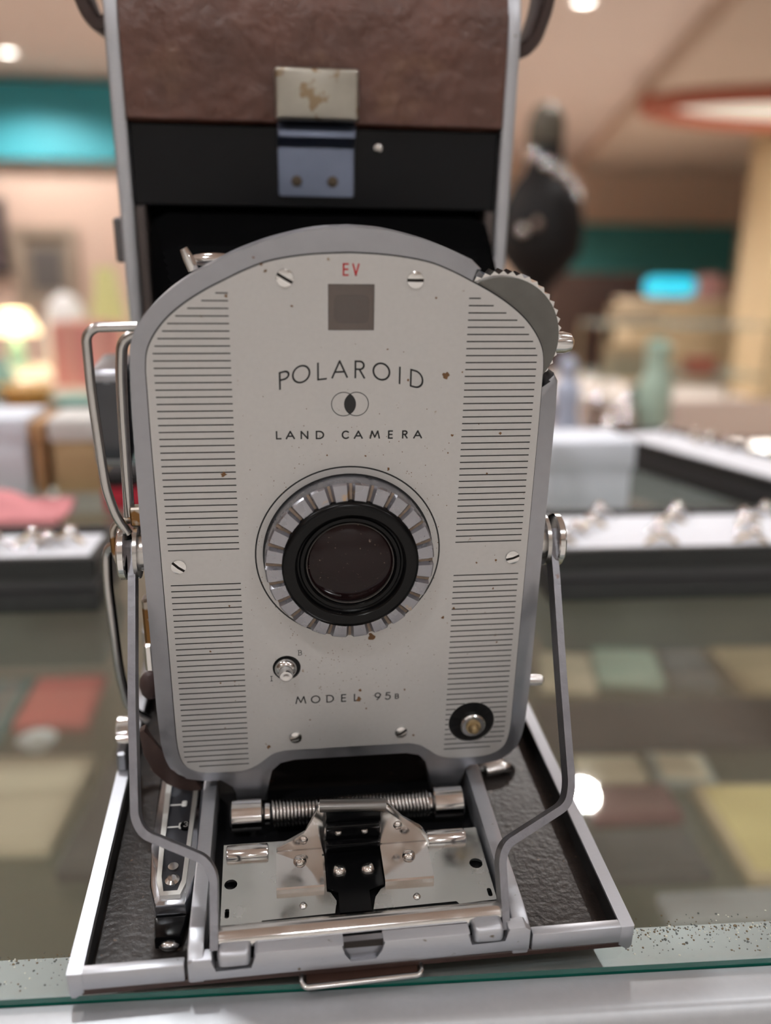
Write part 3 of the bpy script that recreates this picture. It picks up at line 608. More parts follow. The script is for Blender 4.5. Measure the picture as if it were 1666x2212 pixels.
# folding foot under the front edge
B().tube(rnd([(-12.4, 3, -5.6), (-12.9, -1.4, -6.2), (-12.0, -2.4, -6.55), (12.2, -2.0, -6.3), (13.0, -1.2, -6.0), (12.6, 3, -5.6)], 1.2, 4), .62, 10).build('folding_foot', CHROMED(), BED, 60)
B().box(-11.8, 12.2, -1.6, 1.2, -6.75, -6.35, .1).build('foot_plate', mat('stained_plate', (70, 48, 40), .3, .5, noise=.5, nscale=140), BED, 0)
# distance scale on the left of the bed
SCp = [(-44.6, 15.5), (-38.0, 15.5), (-36.9, 19), (-36.6, 24), (-36.6, 62), (-48.6, 62), (-47.6, 34), (-46.6, 22)]
DS = B().prism(SCp, -5.2, .9, 'xy', bev_hi=.8).build('distance_scale', mat('scale_chrome', (188, 190, 196), 1, .2, rough_var=.1, nscale=100), CAM, 30)
FRp = [(-43.6, 17.2), (-39.2, 17.2), (-38.2, 20.5), (-37.9, 62), (-46.6, 62), (-45.6, 34), (-44.9, 22)]
def inset(p, k, cx, cy, ky=None): return [(cx + (x - cx) * k, cy + (y - cy) * (ky or k)) for x, y in p]
B().prism(FRp, .9, 2.0, 'xy', bev_hi=.3, holes=[inset(FRp, .70, -41.6, 40, .945)]).build('scale_frame', mat('scale_frame_silver', (226, 226, 222), .7, .3), DS, 30)
DL = B().prism(inset(FRp, .72, -41.6, 40, .95), .8, 1.2, 'xy').build('scale_plate', mat('scale_plate_grey', (52, 54, 60), .2, .35), DS, 0)
for yy in (47.5, 39.5): B().box(-45.0, -41.5, yy, yy + .4, 1.2, 1.3).box(-41.7, -40.4, yy - .8, yy + 1.3, 1.2, 1.7, .3).build('scale_mark', mat('scale_mark_white', (222, 222, 220), 0, .5), DS, 0)
B().lathe([(1.5, 0), (1.4, .6), (0, .7)], (-39.9, 39.6, 1.2), (0, 0, 1), 20).build('scale_dial', BLKG(), DS)
bb = B()
w0, st = GL['3']
for s in st: stroke(bb, [(px * 1.6, py * 1.7) for px, py in s], .22, lambda a, c: (-40.3 + a, 38.8 + c, 1.95))
bb.build('letter', mat('scale_mark_white', (222, 222, 220)), DS, 0)
B().lathe([(1.7, 0), (1.7, .5), (1.0, 1.0), (0, 1.1)], (-41.5, 22.2, 1.1), (0, 0, 1), 24).build('scale_screw', CHROME(), DS, 30)
B().lathe([(1.2, 0), (1.2, .8), (0, 1.0)], (-41.6, 26.0, 1.1), (0, 0, 1), 20).build('scale_stud', CHROMED(), DS, 30)
B().prism([(-45.0, 15.4), (-37.6, 15.4), (-38.6, 9.5), (-44.2, 9.5)], -5.2, -2.0, 'xy', bev_hi=.8).build('scale_toe', BLKG(), DS, 30)
B().sphere((-41.2, 9.3, -4.4), 1.6, 12, (1.4, .8, .8)).build('toe_button', CHROMED(), DS)
# leather pull tab, knob at the bed side, hook on the right
TB = [(-51.2, 22), (-50.6, 15), (-48.6, 9.5), (-45.6, 5.6), (-42.4, 3.6), (-39.2, 2.8), (-36.6, 3.0), (-37.6, 5.6), (-41, 9.2), (-45, 13.6), (-48, 18.6), (-49.6, 23)]
B().prism(TB, 50.5, 52.5, 'xz', bev=.5).build('leather_tab', LEATHD(), CAM, 30)
kn = B(); n = 30; pk = []
for k in range(n): pk += [(70 + 3.6 * math.cos(2 * math.pi * k / n), 9.2 + 3.6 * math.sin(2 * math.pi * k / n)), (70 + 3.2 * math.cos(2 * math.pi * (k + .5) / n), 9.2 + 3.2 * math.sin(2 * math.pi * (k + .5) / n))]
kn.prism(pk, -60.4, -56.4, 'yz', bev=.5).build('focus_knob', CHROME(), CAM, 25)
B().box(-60.5, -57.6, 64, 76, -.2, 6, .6).build('knob_mount', ALU(), CAM)
B().tube(rnd([(41, 59, -3.5), (47, 60, -3.2), (49, 61, -5.0), (48, 62, -7.4)], 2, 4), 1.5, 12).build('bed_hook', CHROMED(), BED, 60)
B().box(38, 47, 60, 66, -5.2, -2.6, .8, 2).build('hook_plate', CHROMED(), BED)

# ---- body
SIDE = [(153.6, -22.9), (153.6, 186), (154.4, 196), (158, 206), (165, 213), (176, 218), (204, 219), (204, -28.2)]
BODY = B().box(-57, 57, 178, 203, -24, 214).build('body', BLK(), CAM, 0)
for sx in (-1, 1):
    B().prism(SIDE, sx * 57.0 if sx > 0 else -61.2, 61.2 if sx > 0 else -57.0, 'yz', bev=.7, bev_hi=.7).build('body_side', ALUB(), BODY, 30)
# leather over the top of the body
prof = [(154.8, 165.2), (152.8, 166.2), (152.6, 186), (153.6, 196), (157.2, 205.6), (164.6, 212.4), (176, 217.4), (203, 218.4), (203, 165.2)]
lf = B(); nx = 24; rows = []
for i in range(nx + 1):
    x = -56.9 + 113.8 * i / nx; rows.append([lf.bm.verts.new((x, y, z)) for y, z in prof])
for A, C in zip(rows, rows[1:]):
    for k in range(len(prof)): lf.face([A[k], A[(k + 1) % len(prof)], C[(k + 1) % len(prof)], C[k]])
lf.face(rows[0]); lf.face(rows[-1][::-1]); lf.build('leather_cover', LEATHER(), BODY, 60)
B().box(-56.9, 56.9, 156, 178, 141.5, 165, .5).build('body_front_panel', mat('body_black', (12, 13, 17), 0, .3, noise=.3, nscale=60, spec=.2), BODY, 0)
for x0, x1 in ((-56.9, -53.6), (53.6, 56.9)): B().box(x0, x1, 154.6, 178, -20, 141.4, .4).build('inner_post', mat('post_grey', (92, 84, 82), .6, .5), BODY)
B().box(-53.6, 53.6, 166, 178, -20, 141.4).build('inner_wall', BELL(), BODY, 0)
B().box(-56.9, 56.9, 153.7, 178, -22, -7.2, .5).build('body_foot', LEATHD(), BODY)
B().box(-57, 57, 203, 204.5, -26, 218, .5).build('back_leather', LEATHER(), BODY)
LT = B().box(-13.2, 11.6, 147.2, 153.2, 166.4, 180.6, 1.1, 3).build('latch_clip', mat('worn_nickel', (172, 168, 158), .85, .34, noise=.3, nscale=90, spots=(146, 128, 104), spot_scale=160, spot_t=.64), BODY, 40)
LB = B().prism([(152.2, 166.4), (149.2, 163.6), (149.2, 162), (153, 160.6), (154.6, 159), (154.8, 145), (156.2, 145), (156.2, 164), (153.6, 166.4)], -12.6, 11.0, 'yz', bev=.8, bev_hi=.8).build('latch_tab', mat('blued_steel', (126, 136, 160), .9, .3, noise=.15, nscale=90), CAM, 40)
for x in (-7.0, 4.2): B().lathe([(1.7, 0), (1.6, .5), (0, .8)], (x, 154.7, 149.4), (0, -1, 0), 18).build('latch_screw', mat('old_screw', (92, 82, 70), .8, .5), LB, 40)
B().lathe([(1.4, 0), (1.2, 1.2), (0, 1.8)], (18.4, 156, 159.4), (0, -1, 0), 18).build('stud', CHROME(), BODY, 50)
B().box(-64.4, -61.1, 158, 166, 124, 137.5, .6).build('side_tab', mat('tab_grey', (104, 102, 104), .8, .4), BODY)
# finder block on the left of the body
FB = B().box(-72.5, -61.2, 134, 162, 63.5, 94.5, 2.2, 3).build('rangefinder', ALU(), CAM, 40)
B().box(-70.6, -61.6, 133.6, 134.4, 66.5, 91.2, .8, 3).build('finder_window', mat('finder_dark', (58, 60, 66), .1, .15, coat=.5), FB, 40)
B().box(-60.5, -57.5, 120, 153, -4, 12, .5).build('hinge_arm', ALU(), BED)
# carrying strap
def strap(path, wx, t, name):
    b = B(); rows = []
    for i, p in enumerate(path):
        p = Vector(p); d = (Vector(path[min(i + 1, len(path) - 1)]) - Vector(path[max(i - 1, 0)])).normalized(); nn = d.cross(Vector((0, 1, 0))).normalized()
        rows.append([b.bm.verts.new(p + Vector((0, yy * wx / 2, 0)) + nn * tt * t / 2) for yy, tt in ((-1, -.6), (-.8, -1), (.8, -1), (1, -.6), (1, .6), (.8, 1), (-.8, 1), (-1, .6))])
    for A, C in zip(rows, rows[1:]):
        for k in range(8): b.face([A[k], A[(k + 1) % 8], C[(k + 1) % 8], C[k]])
    b.face(rows[0]); b.face(rows[-1][::-1]); return b.build(name, LEATHD(), BODY, 50)
strap(rnd([(-61.5, 170, 192.2), (-64, 170, 190.8), (-67.0, 170, 194), (-70, 170, 203), (-70, 170, 222), (-62, 170, 240), (0, 170, 252), (58, 170, 240), (72, 170, 222), (71.6, 170, 202), (68.2, 170, 192), (64.4, 170, 188.6), (61.4, 170, 189.4)], 8, 5), 18, 4.2, 'carrying_strap')
for sx in (-1, 1):
    B().lathe([(3.2, 0), (3.2, 1.4), (2.2, 2.2), (0, 2.4)], (sx * 61.2, 170, 199), (sx, 0, 0), 18).build('strap_stud', CHROME(), BODY, 40)

# ------------------------------------------------------------------ things on the counter around the camera
def part(b, name, m, parent, sm=30): return b.build(name, m, parent, sm, offs=W0)
WHITE = mat('white_liner', (232, 232, 238), 0, .7, noise=.04, nscale=200)
TRAYB = mat('tray_black', (22, 21, 22), 0, .5, noise=.2, nscale=100)
TRAYG = mat('tray_grey', (58, 56, 58), 0, .5)
def ring_tray(label, x0, x1, y0, y1, h, loc, rz):
    t = thing('ring_tray', label, 'ring tray', loc, 'ring trays on the counter', rz)
    part(B().box(x0, x1, y0, y1, 0, h * .40, 1, 2), 'base', TRAYB, t)
    part(B().box(x0 + 2, x1 - 2, y0 + 2, y1 - 2, h * .40, h * .62), 'middle_band', TRAYG, t)
    for a in ((x0, x1, y0, y0 + 4), (x0, x1, y1 - 4, y1), (x0, x0 + 4, y0 + 4, y1 - 4), (x1 - 4, x1, y0 + 4, y1 - 4)):
        part(B().box(*a, h * .62, h, .6), 'rim', TRAYB, t)
    ny = max(2, int((y1 - y0 - 8) / 13))
    for k in range(ny):
        a = y0 + 4 + (y1 - y0 - 8) * k / ny; part(B().box(x0 + 4, x1 - 4, a + .8, a + (y1 - y0 - 8) / ny - .8, h * .6, h * .9, 2, 3), 'ring_pad', WHITE, t, 40)
    return t
GOLD = mat('ring_gold', (224, 200, 160), 1, .15); SILV = mat('ring_silver', (226, 226, 228), 1, .12)
STONE = mat('clear_stone', (244, 240, 236), 1, .07)
def make_ring(label, group, gold):
    t = thing('ring', label, 'ring', (0, 0, 0), group)
    part(B().tube([(9 * math.cos(2 * math.pi * k / 28), 0, 9 * math.sin(2 * math.pi * k / 28)) for k in range(28)], 1.1, 8, closed=True), 'band', gold, t, 60)
    part(B().sphere((0, 0, 11), 2.9, 20), 'stone', STONE, t, 60)
    return t
def copy_thing(t, loc, rot, label=None, group=None):
    c = t.copy(); COL.objects.link(c); c.location = loc; c.rotation_euler = rot
    if label: c['label'] = label
    if group: c['group'] = group
    for ch in t.children:
        d = ch.copy(); COL.objects.link(d); d.parent = c
    return c
def fill_tray(positions, z, label, group, rz):
    a = make_ring(label, group, GOLD); b = make_ring(label, group, SILV); used = [False, False]
    for i, (x, y) in enumerate(positions):
        k = i % 2; rot = (random.uniform(-.5, .1), random.uniform(-.25, .25), rz + random.uniform(-.5, .5)); loc = (x * MM, y * MM, z * MM)
        if not used[k]: o = (a, b)[k]; o.location = loc; o.rotation_euler = rot; used[k] = True
        else: copy_thing((a, b)[k], loc, rot)
ring_tray('black ring tray with white pads right of the camera', 0, 330, 0, 68, 25, (.106, .2035, 0), math.radians(-2))
fill_tray([(116 + 11 * k + random.uniform(-3, 3), 203.5 - .035 * 11 * k + (12 + 15 * (k % 4)) + random.uniform(-3, 3)) for k in range(16)], 17, 'small ring with a clear stone in the tray right of the camera', 'rings in the right tray', 0)
ring_tray('black ring tray with white pads left of the camera', -330, 0, 0, 50, 25, (-.094, .213, 0), math.radians(-2))
fill_tray([(-112, 246), (-118, 236), (-128, 243), (-140, 236), (-152, 246), (-163, 240)], 17, 'small ring with a clear stone in the tray left of the camera', 'rings in the left tray', 0)
ring_tray('angled black ring tray with white pads behind the right tray', -64, 0, -235, 0, 22, (.302, .520, 0), math.radians(16))
fill_tray([(304, 470), (318, 440), (331, 410), (296, 496), (343, 384), (311, 455), (325, 425), (337, 397)], 15, 'small ring with a clear stone in the angled tray', 'rings in the angled tray', 1.3)
wb = thing('gift_box', 'plain white box behind the right ring tray', 'box', (.178, .374, 0))
part(B().box(-26, 26, -22, 22, 0, 30, 1, 2), 'base', mat('white_card', (226, 230, 240), 0, .7), wb)
part(B().box(-27.5, 27.5, -23.5, 23.5, 26, 44, 1, 2), 'lid', mat('white_card', (226, 230, 240)), wb)
pc = B(); rows = []
for i in range(15):
    row = []
    for j in range(11):
        u, v = i / 14, j / 10; row.append(pc.bm.verts.new((-235 + 92 * u, 346 + 50 * v, 5 + 5 * math.sin(9 * u + 4 * v) * math.sin(math.pi * v) + 7 * math.sin(math.pi * v) * math.sin(math.pi * u))))
    rows.append(row)
for A, C in zip(rows, rows[1:]):
    for k in range(10): pc.face([A[k], A[k + 1], C[k + 1], C[k]])
for row in ([r[0] for r in rows], [r[-1] for r in rows], rows[0], rows[-1]):
    lo = [pc.bm.verts.new((v.co.x, v.co.y, .3)) for v in row]
    for k in range(len(row) - 1): pc.face([row[k], row[k + 1], lo[k + 1], lo[k]])
pcl = part(pc, 'polishing_cloth', mat('pink_cloth', (224, 146, 150), 0, .9, noise=.1, nscale=80), None, 60)
tag(pcl, 'crumpled pink cloth behind the left ring tray', 'cloth')
rb = thing('ring_box', 'small red ring box beside the pink cloth', 'box', (-.106, .392, 0))
part(B().box(-16, 16, -14, 14, 0, 14, 2, 2), 'base', mat('red_velvet', (190, 40, 60), 0, .8), rb)
part(B().box(-16, 16, -14, 14, 14.3, 26, 4, 3), 'lid', mat('dark_velvet', (30, 26, 28), 0, .8), rb)

# ------------------------------------------------------------------ things inside the showcase
SH = SHELF_Z
def jewel_box(label, x0, x1, y0, y1, h, m, m2, rz=0, z=SH + .3, cat='box'):
    cx, cy = (x0 + x1) / 2, (y0 + y1) / 2
    t = thing('jewellery_box', label, cat, (cx * MM, cy * MM, z * MM), None, rz); a, c = (x1 - x0) / 2, (y1 - y0) / 2
    part(B().box(-a, a, -c, c, 0, h, 1.5, 2), 'tray', m, t)
    part(B().box(-a + 5, a - 5, -c + 5, c - 5, h - 1, h + 1.5, 1), 'pad', m2, t)
    return t
CR = mat('cream_card', (206, 188, 162), 0, .8, noise=.05, nscale=30); TA = mat('tan_card', (184, 160, 126), 0, .8); SG = mat('sage_felt', (164, 178, 160), 0, .9); DG = mat('dark_felt', (74, 70, 66), 0, .9); MG = mat('mid_felt', (104, 106, 104), 0, .9)
jewel_box('long red box under the glass on the left', -228, -170, 486, 568, 8, mat('red_card', (186, 92, 86), 0, .7), mat('red_pad', (206, 100, 92), 0, .8))
jewel_box('teal box under the glass on the left, before the red one', -262, -232, 470, 568, 8, mat('teal_card', (74, 124, 124), 0, .7), MG)
jewel_box('sage green box at the far left under the glass', -330, -268, 470, 566, 8, SG, SG)
jewel_box('large cream box under the glass left of the bed', -300, -158, 335, 438, 10, CR, CR, -.08)
jewel_box('dark box under the glass between the cream box and the bed', -146, -70, 300, 440, 10, DG, DG, -.1)
dsh = thing('porcelain_dish', 'round white porcelain dish under the glass on the left', 'dish', (-.203, .464, SH * MM))
part(B().lathe([(0, 0), (8, 0), (9, 2), (14, 7), (15, 8), (13.5, 7.6), (8, 3), (0, 2.4)], (0, 0, 0), (0, 0, 1), 32), 'bowl', mat('porcelain', (240, 240, 240), 0, .2), dsh, 50)
part(B().sphere((0, 0, 6), 4, 16), 'pearl', mat('pearl', (244, 240, 234), .2, .1), dsh, 60)
jewel_box('cream box under the glass just right of the strut', 215, 262, 500, 570, 8, CR, CR, -.25)
jewel_box('sage green box under the glass on the right', 268, 326, 505, 572, 9, SG, SG, -.25)
jewel_box('grey box under the glass between sage and tan boxes', 332, 370, 496, 562, 10, MG, MG, -.2)
jewel_box('tan box at the far right under the glass', 384, 466, 476, 560, 10, TA, TA, -.12)
jewel_box('wide dark display pad under the glass on the right', 190, 420, 402, 476, 6, DG, DG, -.06)
jewel_box('cream box before the wide dark pad', 196, 244, 366, 396, 6, CR, CR, -.1)
jewel_box('grey white box before the wide dark pad', 250, 292, 352, 392, 8, mat('grey_card', (150, 150, 142), 0, .8), CR, -.2)
jewel_box('dark red box under the glass near the right bed corner', 186, 248, 318, 356, 8, mat('maroon_card', (110, 70, 66), 0, .8), mat('maroon_pad', (112, 78, 72), 0, .8), -.05)
jewel_box('tall tan box at the right edge under the glass', 262, 340, 248, 344, 10, TA, mat('ochre_card', (200, 176, 120), 0, .8), -.1)
jewel_box('dark brown box under the glass near the rail', 176, 240, 262, 306, 8, DG, DG, -.05)
jewel_box('pale grey box nearest the right rail under the glass', 196, 300, 226, 246, 8, mat('pale_card', (158, 154, 154), 0, .7), mat('pale_card', (158, 154, 154)), -.04)
jewel_box('large beige box on the case floor at the left', -420, -230, 300, 480, 12, CR, CR, 0, -559.5)
jewel_box('large tan box on the case floor at the right', 240, 520, 300, 520, 12, TA, TA, .1, -559.5)
jewel_box('olive box on the case floor behind the camera', -200, 200, 200, 500, 12, mat('olive_card', (140, 132, 112), 0, .8), mat('olive_card', (140, 132, 112)), .0, -559.5)

# ------------------------------------------------------------------ lower counter behind and what stands on it
WOOD = mat('dark_wood', (74, 48, 38), 0, .45, noise=.3, nscale=12, stretch=(1, 8, 8))
bc = thing('back_counter', 'low brown wooden counter behind the showcase', 'counter', (0, 1.45, FZ))
BT = -.175
part(B().box(-1900, 1900, -500, 500, (BT - FZ) * 1000 - 30, (BT - FZ) * 1000, 4, 2), 'counter_top', mat('brown_top', (120, 92, 76), 0, .5, noise=.15, nscale=8), bc)
part(B().box(-1860, 1860, -460, 470, 0, (BT - FZ) * 1000 - 30), 'carcass', WOOD, bc)
for k in range(6): part(B().box(-1840 + 616 * k, -1840 + 616 * k + 600, -478, -460, 40, 720, 2), 'door', WOOD, bc)
def block(name, label, cat, x0, x1, y, d, z0, z1, m, lidm=None, grp=None):
    t = thing(name, label, cat, ((x0 + x1) / 2 * MM, (y + d / 2) * MM, z0 * MM), grp); a = (x1 - x0) / 2; h = z1 - z0
    part(B().box(-a, a, -d / 2, d / 2, 0, h * .72, 1.5, 2), 'base', m, t); part(B().box(-a - 1.5, a + 1.5, -d / 2 - 1.5, d / 2 + 1.5, h * .7, h, 1.5, 2), 'lid', lidm or m, t)
    return t
z0 = BT * 1000
WC = mat('white_card', (226, 230, 240)); BRN = mat('brown_card', (176, 136, 96), 0, .8)
block('gift_box', 'tall white box at the left edge behind the pink cloth', 'box', -262, -177, 424, 50, 0.2, 51, WC)
block('wooden_block', 'narrow brown box beside the tall white box', 'box', -173, -166, 424, 46, 0.2, 48, BRN)
block('carton', 'tan carton with a grey white lid behind the pink cloth', 'box', -161, -126, 424, 44, 0.2, 50, mat('tan_carton', (186, 158, 118), 0, .8), mat('grey_card2', (214, 210, 206), 0, .7))
block('gift_box', 'small red box behind the tall white box', 'box', -640, -560, 1560, 60, z0, -130, mat('red_card2', (206, 70, 70), 0, .7))
def vase(label, x, y, zb, prof, m, cat='vase', name='vase'):
    t = thing(name, label, cat, (x * MM, y * MM, zb * MM))
    part(B().lathe(prof, (0, 0, 0), (0, 0, 1), 28, caps=True), 'body', m, t, 50)
    r, h = prof[-1]; part(B().tube([((r) * math.cos(2 * math.pi * k / 24), r * math.sin(2 * math.pi * k / 24), h) for k in range(24)], max(1.2, r * .1), 8, closed=True), 'lip', m, t, 60)
    return t
SEA = mat('seafoam_glaze', (150, 196, 186), 0, .25); AMB = mat('amber_glaze', (222, 172, 96), 0, .25); PORC = mat('porcelain', (240, 240, 240)); MINT = mat('mint_glaze', (196, 224, 206), 0, .25)
vase('seafoam jar on the back counter at the left edge', -610, 1780, z0, [(30, 0), (44, 30), (44, 90), (26, 118), (24, 128)], SEA)
vase('amber glazed bowl among the ornaments on the back counter', -532, 1730, z0, [(20, 0), (24, 8), (46, 50), (52, 74)], AMB, 'bowl', 'bowl')
vase('pale teal bowl at the right end of the ornaments', -424, 1690, z0, [(18, 0), (22, 6), (40, 40), (44, 56)], SEA, 'bowl', 'bowl')
vase('white sugar bowl before the seafoam jar', -560, 1610, z0, [(16, 0), (28, 18), (28, 40), (18, 52)], PORC, 'bowl', 'bowl')
vase('pale mint bottle vase on the back counter right of the camera', 738, 1500, z0, [(26, 0), (34, 24), (34, 96), (30, 112), (22, 124), (24, 160), (26, 178)], MINT)
# porcelain figure
fg = thing('porcelain_figure', 'bluish white porcelain figure on the back counter', 'figurine', (.40, 1.02, BT))
part(B().lathe([(34, 0), (34, 10), (28, 14)], (0, 0, 0), (0, 0, 1), 24), 'base', PORC, fg)
part(B().lathe([(28, 12), (30, 40), (24, 90), (15, 128), (20, 150), (18, 166), (8, 176)], (-4, 0, 0), (-.04, 0, 1), 24), 'robe', mat('blue_white_glaze', (196, 204, 226), 0, .25), fg, 50)
part(B().sphere((-11, 0, 190), 13, 16, (1, 1, 1.15)), 'head', mat('blue_white_glaze', (196, 204, 226)), fg, 60)
# glass baubles
for i, (x, y, zz, r) in enumerate(((618, 1500, -112, 26), (674, 1490, -118, 24), (650, 1420, -134, 22), (606, 1400, -140, 20))):
    t = thing('glass_bauble', ['shiny silver ball beside the mint vase, leftmost and largest', 'shiny silver ball nearest the mint vase', 'shiny silver ball in front, in the middle of the cluster', 'smallest shiny silver ball in the cluster'][i], 'ornament', (x * MM, y * MM, BT), 'silver balls by the mint vase')
    part(B().sphere((0, 0, zz - z0), r, 24), 'ball', SILV, t, 60); part(B().lathe([(r * .6, 0), (r * .5, 6), (r * .35, zz - z0 - r * .8)], (0, 0, 0), (0, 0, 1), 16), 'stand', WOOD, t)
# dark necklace bust
bu = thing('necklace_bust', 'black necklace bust hung with bright beads, behind the camera at right', 'display bust', (.575, 1.80, BT))
part(B().lathe([(70, 0), (70, 12), (22, 20), (20, 270), (60, 312), (88, 350), (94, 400), (86, 455), (64, 500), (44, 524), (38, 560), (36, 600), (30, 610)], (0, 0, 0), (0, 0, 1), 32), 'bust', mat('bust_black', (16, 16, 18), 0, .7), bu, 50)
part(B().lathe([(36, 575), (40, 590), (38, 630), (24, 656), (0, 662)], (0, 0, 0), (0, 0, 1), 20), 'neck_block', mat('bust_grey', (104, 98, 86), .2, .5), bu, 50)
for x, zz in ((-49, 548), (-17, 532), (10, 516), (36, 498), (-62, 400), (62, 470)):
    part(B().sphere((x, -math.sqrt(max(900, 96 ** 2 - x * x)) * (.72 if zz > 440 else 1.0) - 8, zz), 13, 18), 'bead', SILV, bu, 60)
part(B().lathe([(0, 0), (12, 12), (0, 26)], (-40, -104, 400), (0, 0, 1), 12), 'pendant', SILV, bu, 10)

# ------------------------------------------------------------------ sideboard on the left with lamp
sb = thing('sideboard', 'cream sideboard against the pink wall on the left', 'sideboard', (-.95, 2.85, FZ))
CREAM = mat('cream_lacquer', (214, 196, 170), 0, .5)
ST = -.205
part(B().box(-700, 700, -450, 350, (ST - FZ) * 1000 - 25, (ST - FZ) * 1000, 4, 2), 'top', CREAM, sb); part(B().box(-680, 680, -420, 340, 60, (ST - FZ) * 1000 - 25), 'carcass', CREAM, sb)
for sx in (-660, 630):
    for sy in (-400, 300): part(B().box(sx, sx + 30, sy, sy + 30, 0, 60), 'leg', WOOD, sb)
for k in range(3): part(B().box(-670 + 450 * k, -670 + 450 * k + 440, -440, -420, 80, 700, 3), 'door', CREAM, sb)
tl = thing('table_lamp', 'glowing cream table lamp on the sideboard at the left edge', 'lamp', (-.90, 3.0, ST))
part(B().lathe([(40, 0), (40, 10), (24, 22), (30, 60), (14, 100), (10, 130)], (0, 0, 0), (0, 0, 1), 24), 'base', SEA, tl, 40)
part(B().lathe([(84, 122), (50, 196), (47, 196), (81, 122)], (0, 0, 0), (0, 0, 1), 32, caps=False), 'shade', mat('lamp_shade', (255, 240, 200), 0, .8, emit=(255, 236, 188), estr=2.6), tl, 40)
lt = D.lights.new('bulb', 'POINT'); lt.energy = 2.5; lt.color = (1, .85, .6); lt.shadow_soft_size = .03; lo = D.objects.new('bulb', lt); COL.objects.link(lo); lo.parent = tl; lo.location = (0, 0, .16)
vase('white dome lidded dish on the sideboard', -718, 2.96e3, ST * 1000, [(50, 0), (70, 20), (70, 130), (64, 200), (44, 240), (14, 258)], PORC, 'dish', 'lidded_dish')
vase('yellow green vase on the sideboard nearest the camera body', -580, 2.98e3, ST * 1000, [(40, 0), (54, 60), (56, 200), (40, 290), (34, 340)], mat('yellow_green_glaze', (214, 214, 152), 0, .4))
bkz = ST * 1000
for i, (x, wd, h, c) in enumerate(((-648, 34, 186, (226, 150, 138)), (-612, 38, 192, (230, 166, 152)), (-572, 34, 180, (222, 146, 140)), (-536, 38, 190, (232, 172, 160)), (-496, 34, 184, (214, 150, 140)))):
    t = thing('book', ['salmon pink book, leftmost in the row before the lidded dish', 'second book of the pink row, counted from the lamp', 'middle book of the pink row on the sideboard', 'fourth book of the pink row, counted from the lamp', 'pink book at the right end of the row on the sideboard'][i], 'book', (x * MM, 2.52, ST), 'pink books on the sideboard')
    cm = mat('book_%d' % i, c, 0, .7); part(B().box(-wd / 2, wd / 2, -2, 0, 0, h), 'spine', cm, t, 0); part(B().box(-wd / 2, -wd / 2 + 2, 0, 130, 0, h), 'cover', cm, t, 0); part(B().box(wd / 2 - 2, wd / 2, 0, 130, 0, h), 'cover', cm, t, 0); part(B().box(-wd / 2 + 2, wd / 2 - 2, 0, 126, 3, h - 3), 'pages', CREAM, t, 0)
# pictures on the pink wall
def picture(label, x0, x1, zl, zh, fm, mm, im, fw=70):
    t = thing('framed_picture', label, 'picture', ((x0 + x1) / 2 * MM, 6.985, zl * MM)); a = (x1 - x0) / 2; h = zh - zl
    for q in ((-a, a, 0, fw), (-a, a, h - fw, h), (-a, -a + fw, fw, h - fw), (a - fw, a, fw, h - fw)): part(B().box(q[0], q[1], -60, 0, q[2], q[3], 8, 2), 'frame', fm, t)
    part(B().box(-a + fw, a - fw, -25, -5, fw, h - fw), 'mat_board', mm, t, 0); part(B().box(-a * .45, a * .45, -30, -25, h * .22, h * .72), 'print', im, t, 0)
FG = mat('frame_grey', (172, 156, 140), .2, .5)
picture('grey framed picture on the pink wall beside the camera body', -1965, -1490, -170, 420, FG, mat('mat_taupe', (138, 126, 114), 0, .8), mat('print_dark', (98, 94, 92), 0, .8))
picture('dark framed picture cut by the left edge of the photo', -2450, -1990, 60, 610, mat('frame_dark', (64, 58, 58), .1, .5), mat('mat_mauve', (150, 128, 130), 0, .8), mat('print_green', (110, 120, 84), 0, .8))

# ------------------------------------------------------------------ far right of the shop
cb = thing('dark_cabinet', 'tall dark brown cabinet on the far right side', 'cabinet', (3.45, 9.3, FZ))
DKW = mat('cabinet_brown', (58, 38, 30), 0, .5, noise=.2, nscale=5)
part(B().box(-560, 620, -250, 250, 0, 1055, 6), 'carcass', DKW, cb)
for k in (-540, 40): part(B().box(k, k + 560, -272, -250, 60, 1000, 4), 'door', DKW, cb); part(B().tube([(k + (500 if k < 0 else 50), -285, 480), (k + (500 if k < 0 else 50), -285, 620)], 8, 8), 'handle', mat('brass', (176, 150, 98)), cb)
dc = thing('display_counter', 'beige display counter below the cyan sign', 'counter', (4.0, 8.3, FZ))
part(B().box(-560, 640, -220, 220, 0, 790, 5), 'carcass', mat('beige_laminate', (188, 168, 136), 0, .6), dc); part(B().box(-580, 660, -240, 240, 790, 815, 4), 'top', CREAM, dc)
sg = thing('lit_sign', 'glowing cyan oblong sign on the beige counter', 'sign', (3.85, 8.2, FZ + .815))
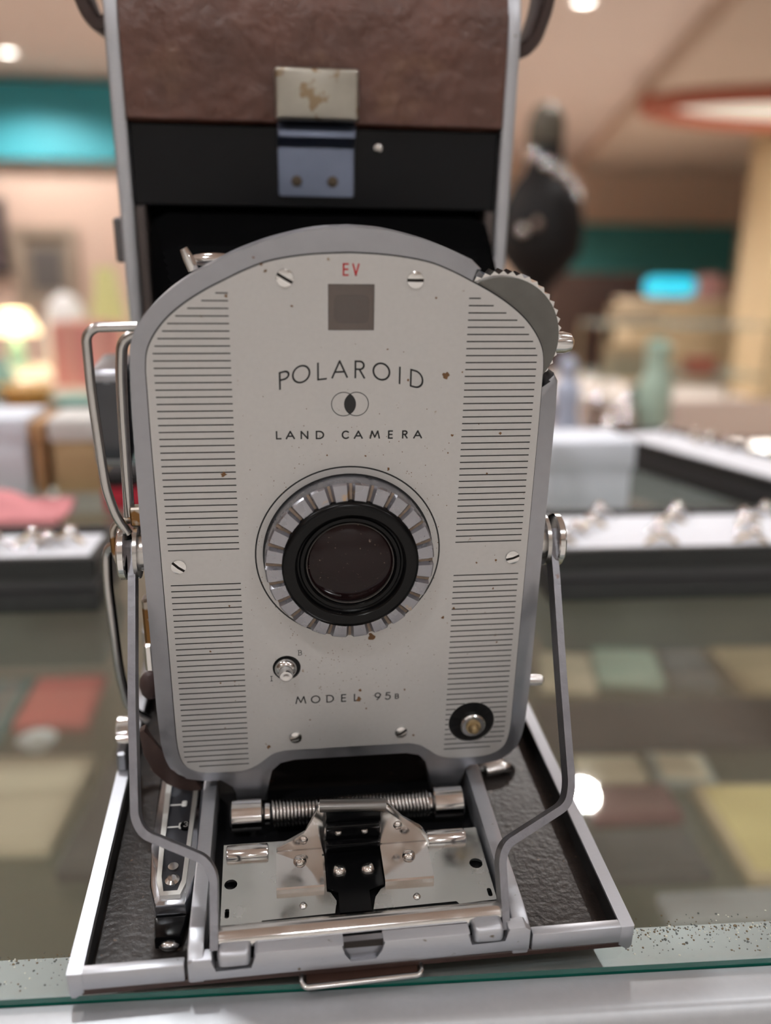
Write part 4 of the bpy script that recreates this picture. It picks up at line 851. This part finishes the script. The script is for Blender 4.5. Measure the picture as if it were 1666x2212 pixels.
part(B().prism(rrect(-255, 255, 30, 215, 80, 6), -20, 20, 'xz'), 'lit_face', mat('cyan_glow', (60, 200, 230), 0, .4, emit=(40, 200, 235), estr=1.1), sg); part(B().box(-120, 120, -50, 50, 0, 12, 2), 'foot', TRAYB, sg); part(B().tube([(0, 10, 10), (0, 10, 60)], 14, 10), 'stem', TRAYB, sg)
pp = thing('pink_display_card', 'pink standing card right of the cyan sign', 'card', (4.27, 8.22, FZ + .815))
part(B().box(-120, 120, -8, 8, 0, 240, 3), 'card', mat('pink_card', (196, 150, 150), 0, .8), pp); part(B().box(-90, 90, 8, 70, 0, 12, 2), 'foot', mat('pink_card', (196, 150, 150)), pp)
# open glass shelf unit
es = thing('glass_shelf_unit', 'open shelf unit with glass shelves before the cream column', 'shelf unit', (1.52, 3.1, FZ))
for sx in (-330, 320):
    for sy in (-140, 130): part(B().box(sx, sx + 12, sy, sy + 12, 0, 900, 1), 'post', mat('shelf_post', (176, 160, 130), .4, .4), es)
GS = glass_mat('etagere_glass', (.82, .90, .86), 1.0, dust=.25)
for zz in (150, 460, 700, 890): part(B().box(-330, 332, -140, 142, zz, zz + 10, 1), 'shelf', GS, es, 0)
def on_shelf(x, y, z): return x, y, (FZ * 1000 + z)
vase('aqua glazed jar on the right of the glass shelf unit', 1440, 3050, FZ * 1000 + 712, [(30, 0), (52, 24), (52, 90), (34, 120), (30, 128)], mat('aqua_glaze', (96, 190, 196), 0, .3))
block('gift_box', 'small terracotta box on the glass shelf unit', 'box', 1560, 1660, 3000, 80, FZ * 1000 + 711, FZ * 1000 + 776, mat('terracotta_card', (176, 104, 84), 0, .7))
block('carton', 'cream carton on the top shelf of the glass shelf unit', 'box', 1250, 1420, 3000, 100, FZ * 1000 + 901, FZ * 1000 + 960, CR, TA)
block('carton', 'tan carton on the middle shelf of the glass shelf unit', 'box', 1240, 1380, 3000, 100, FZ * 1000 + 711, FZ * 1000 + 820, mat('khaki_card', (160, 152, 128), 0, .7), TA)
vase('dark teal jar on the lower shelf of the glass shelf unit', 1400, 3090, FZ * 1000 + 472, [(40, 0), (66, 40), (66, 140), (40, 170), (36, 180)], mat('dark_teal_glaze', (60, 104, 104), 0, .3))
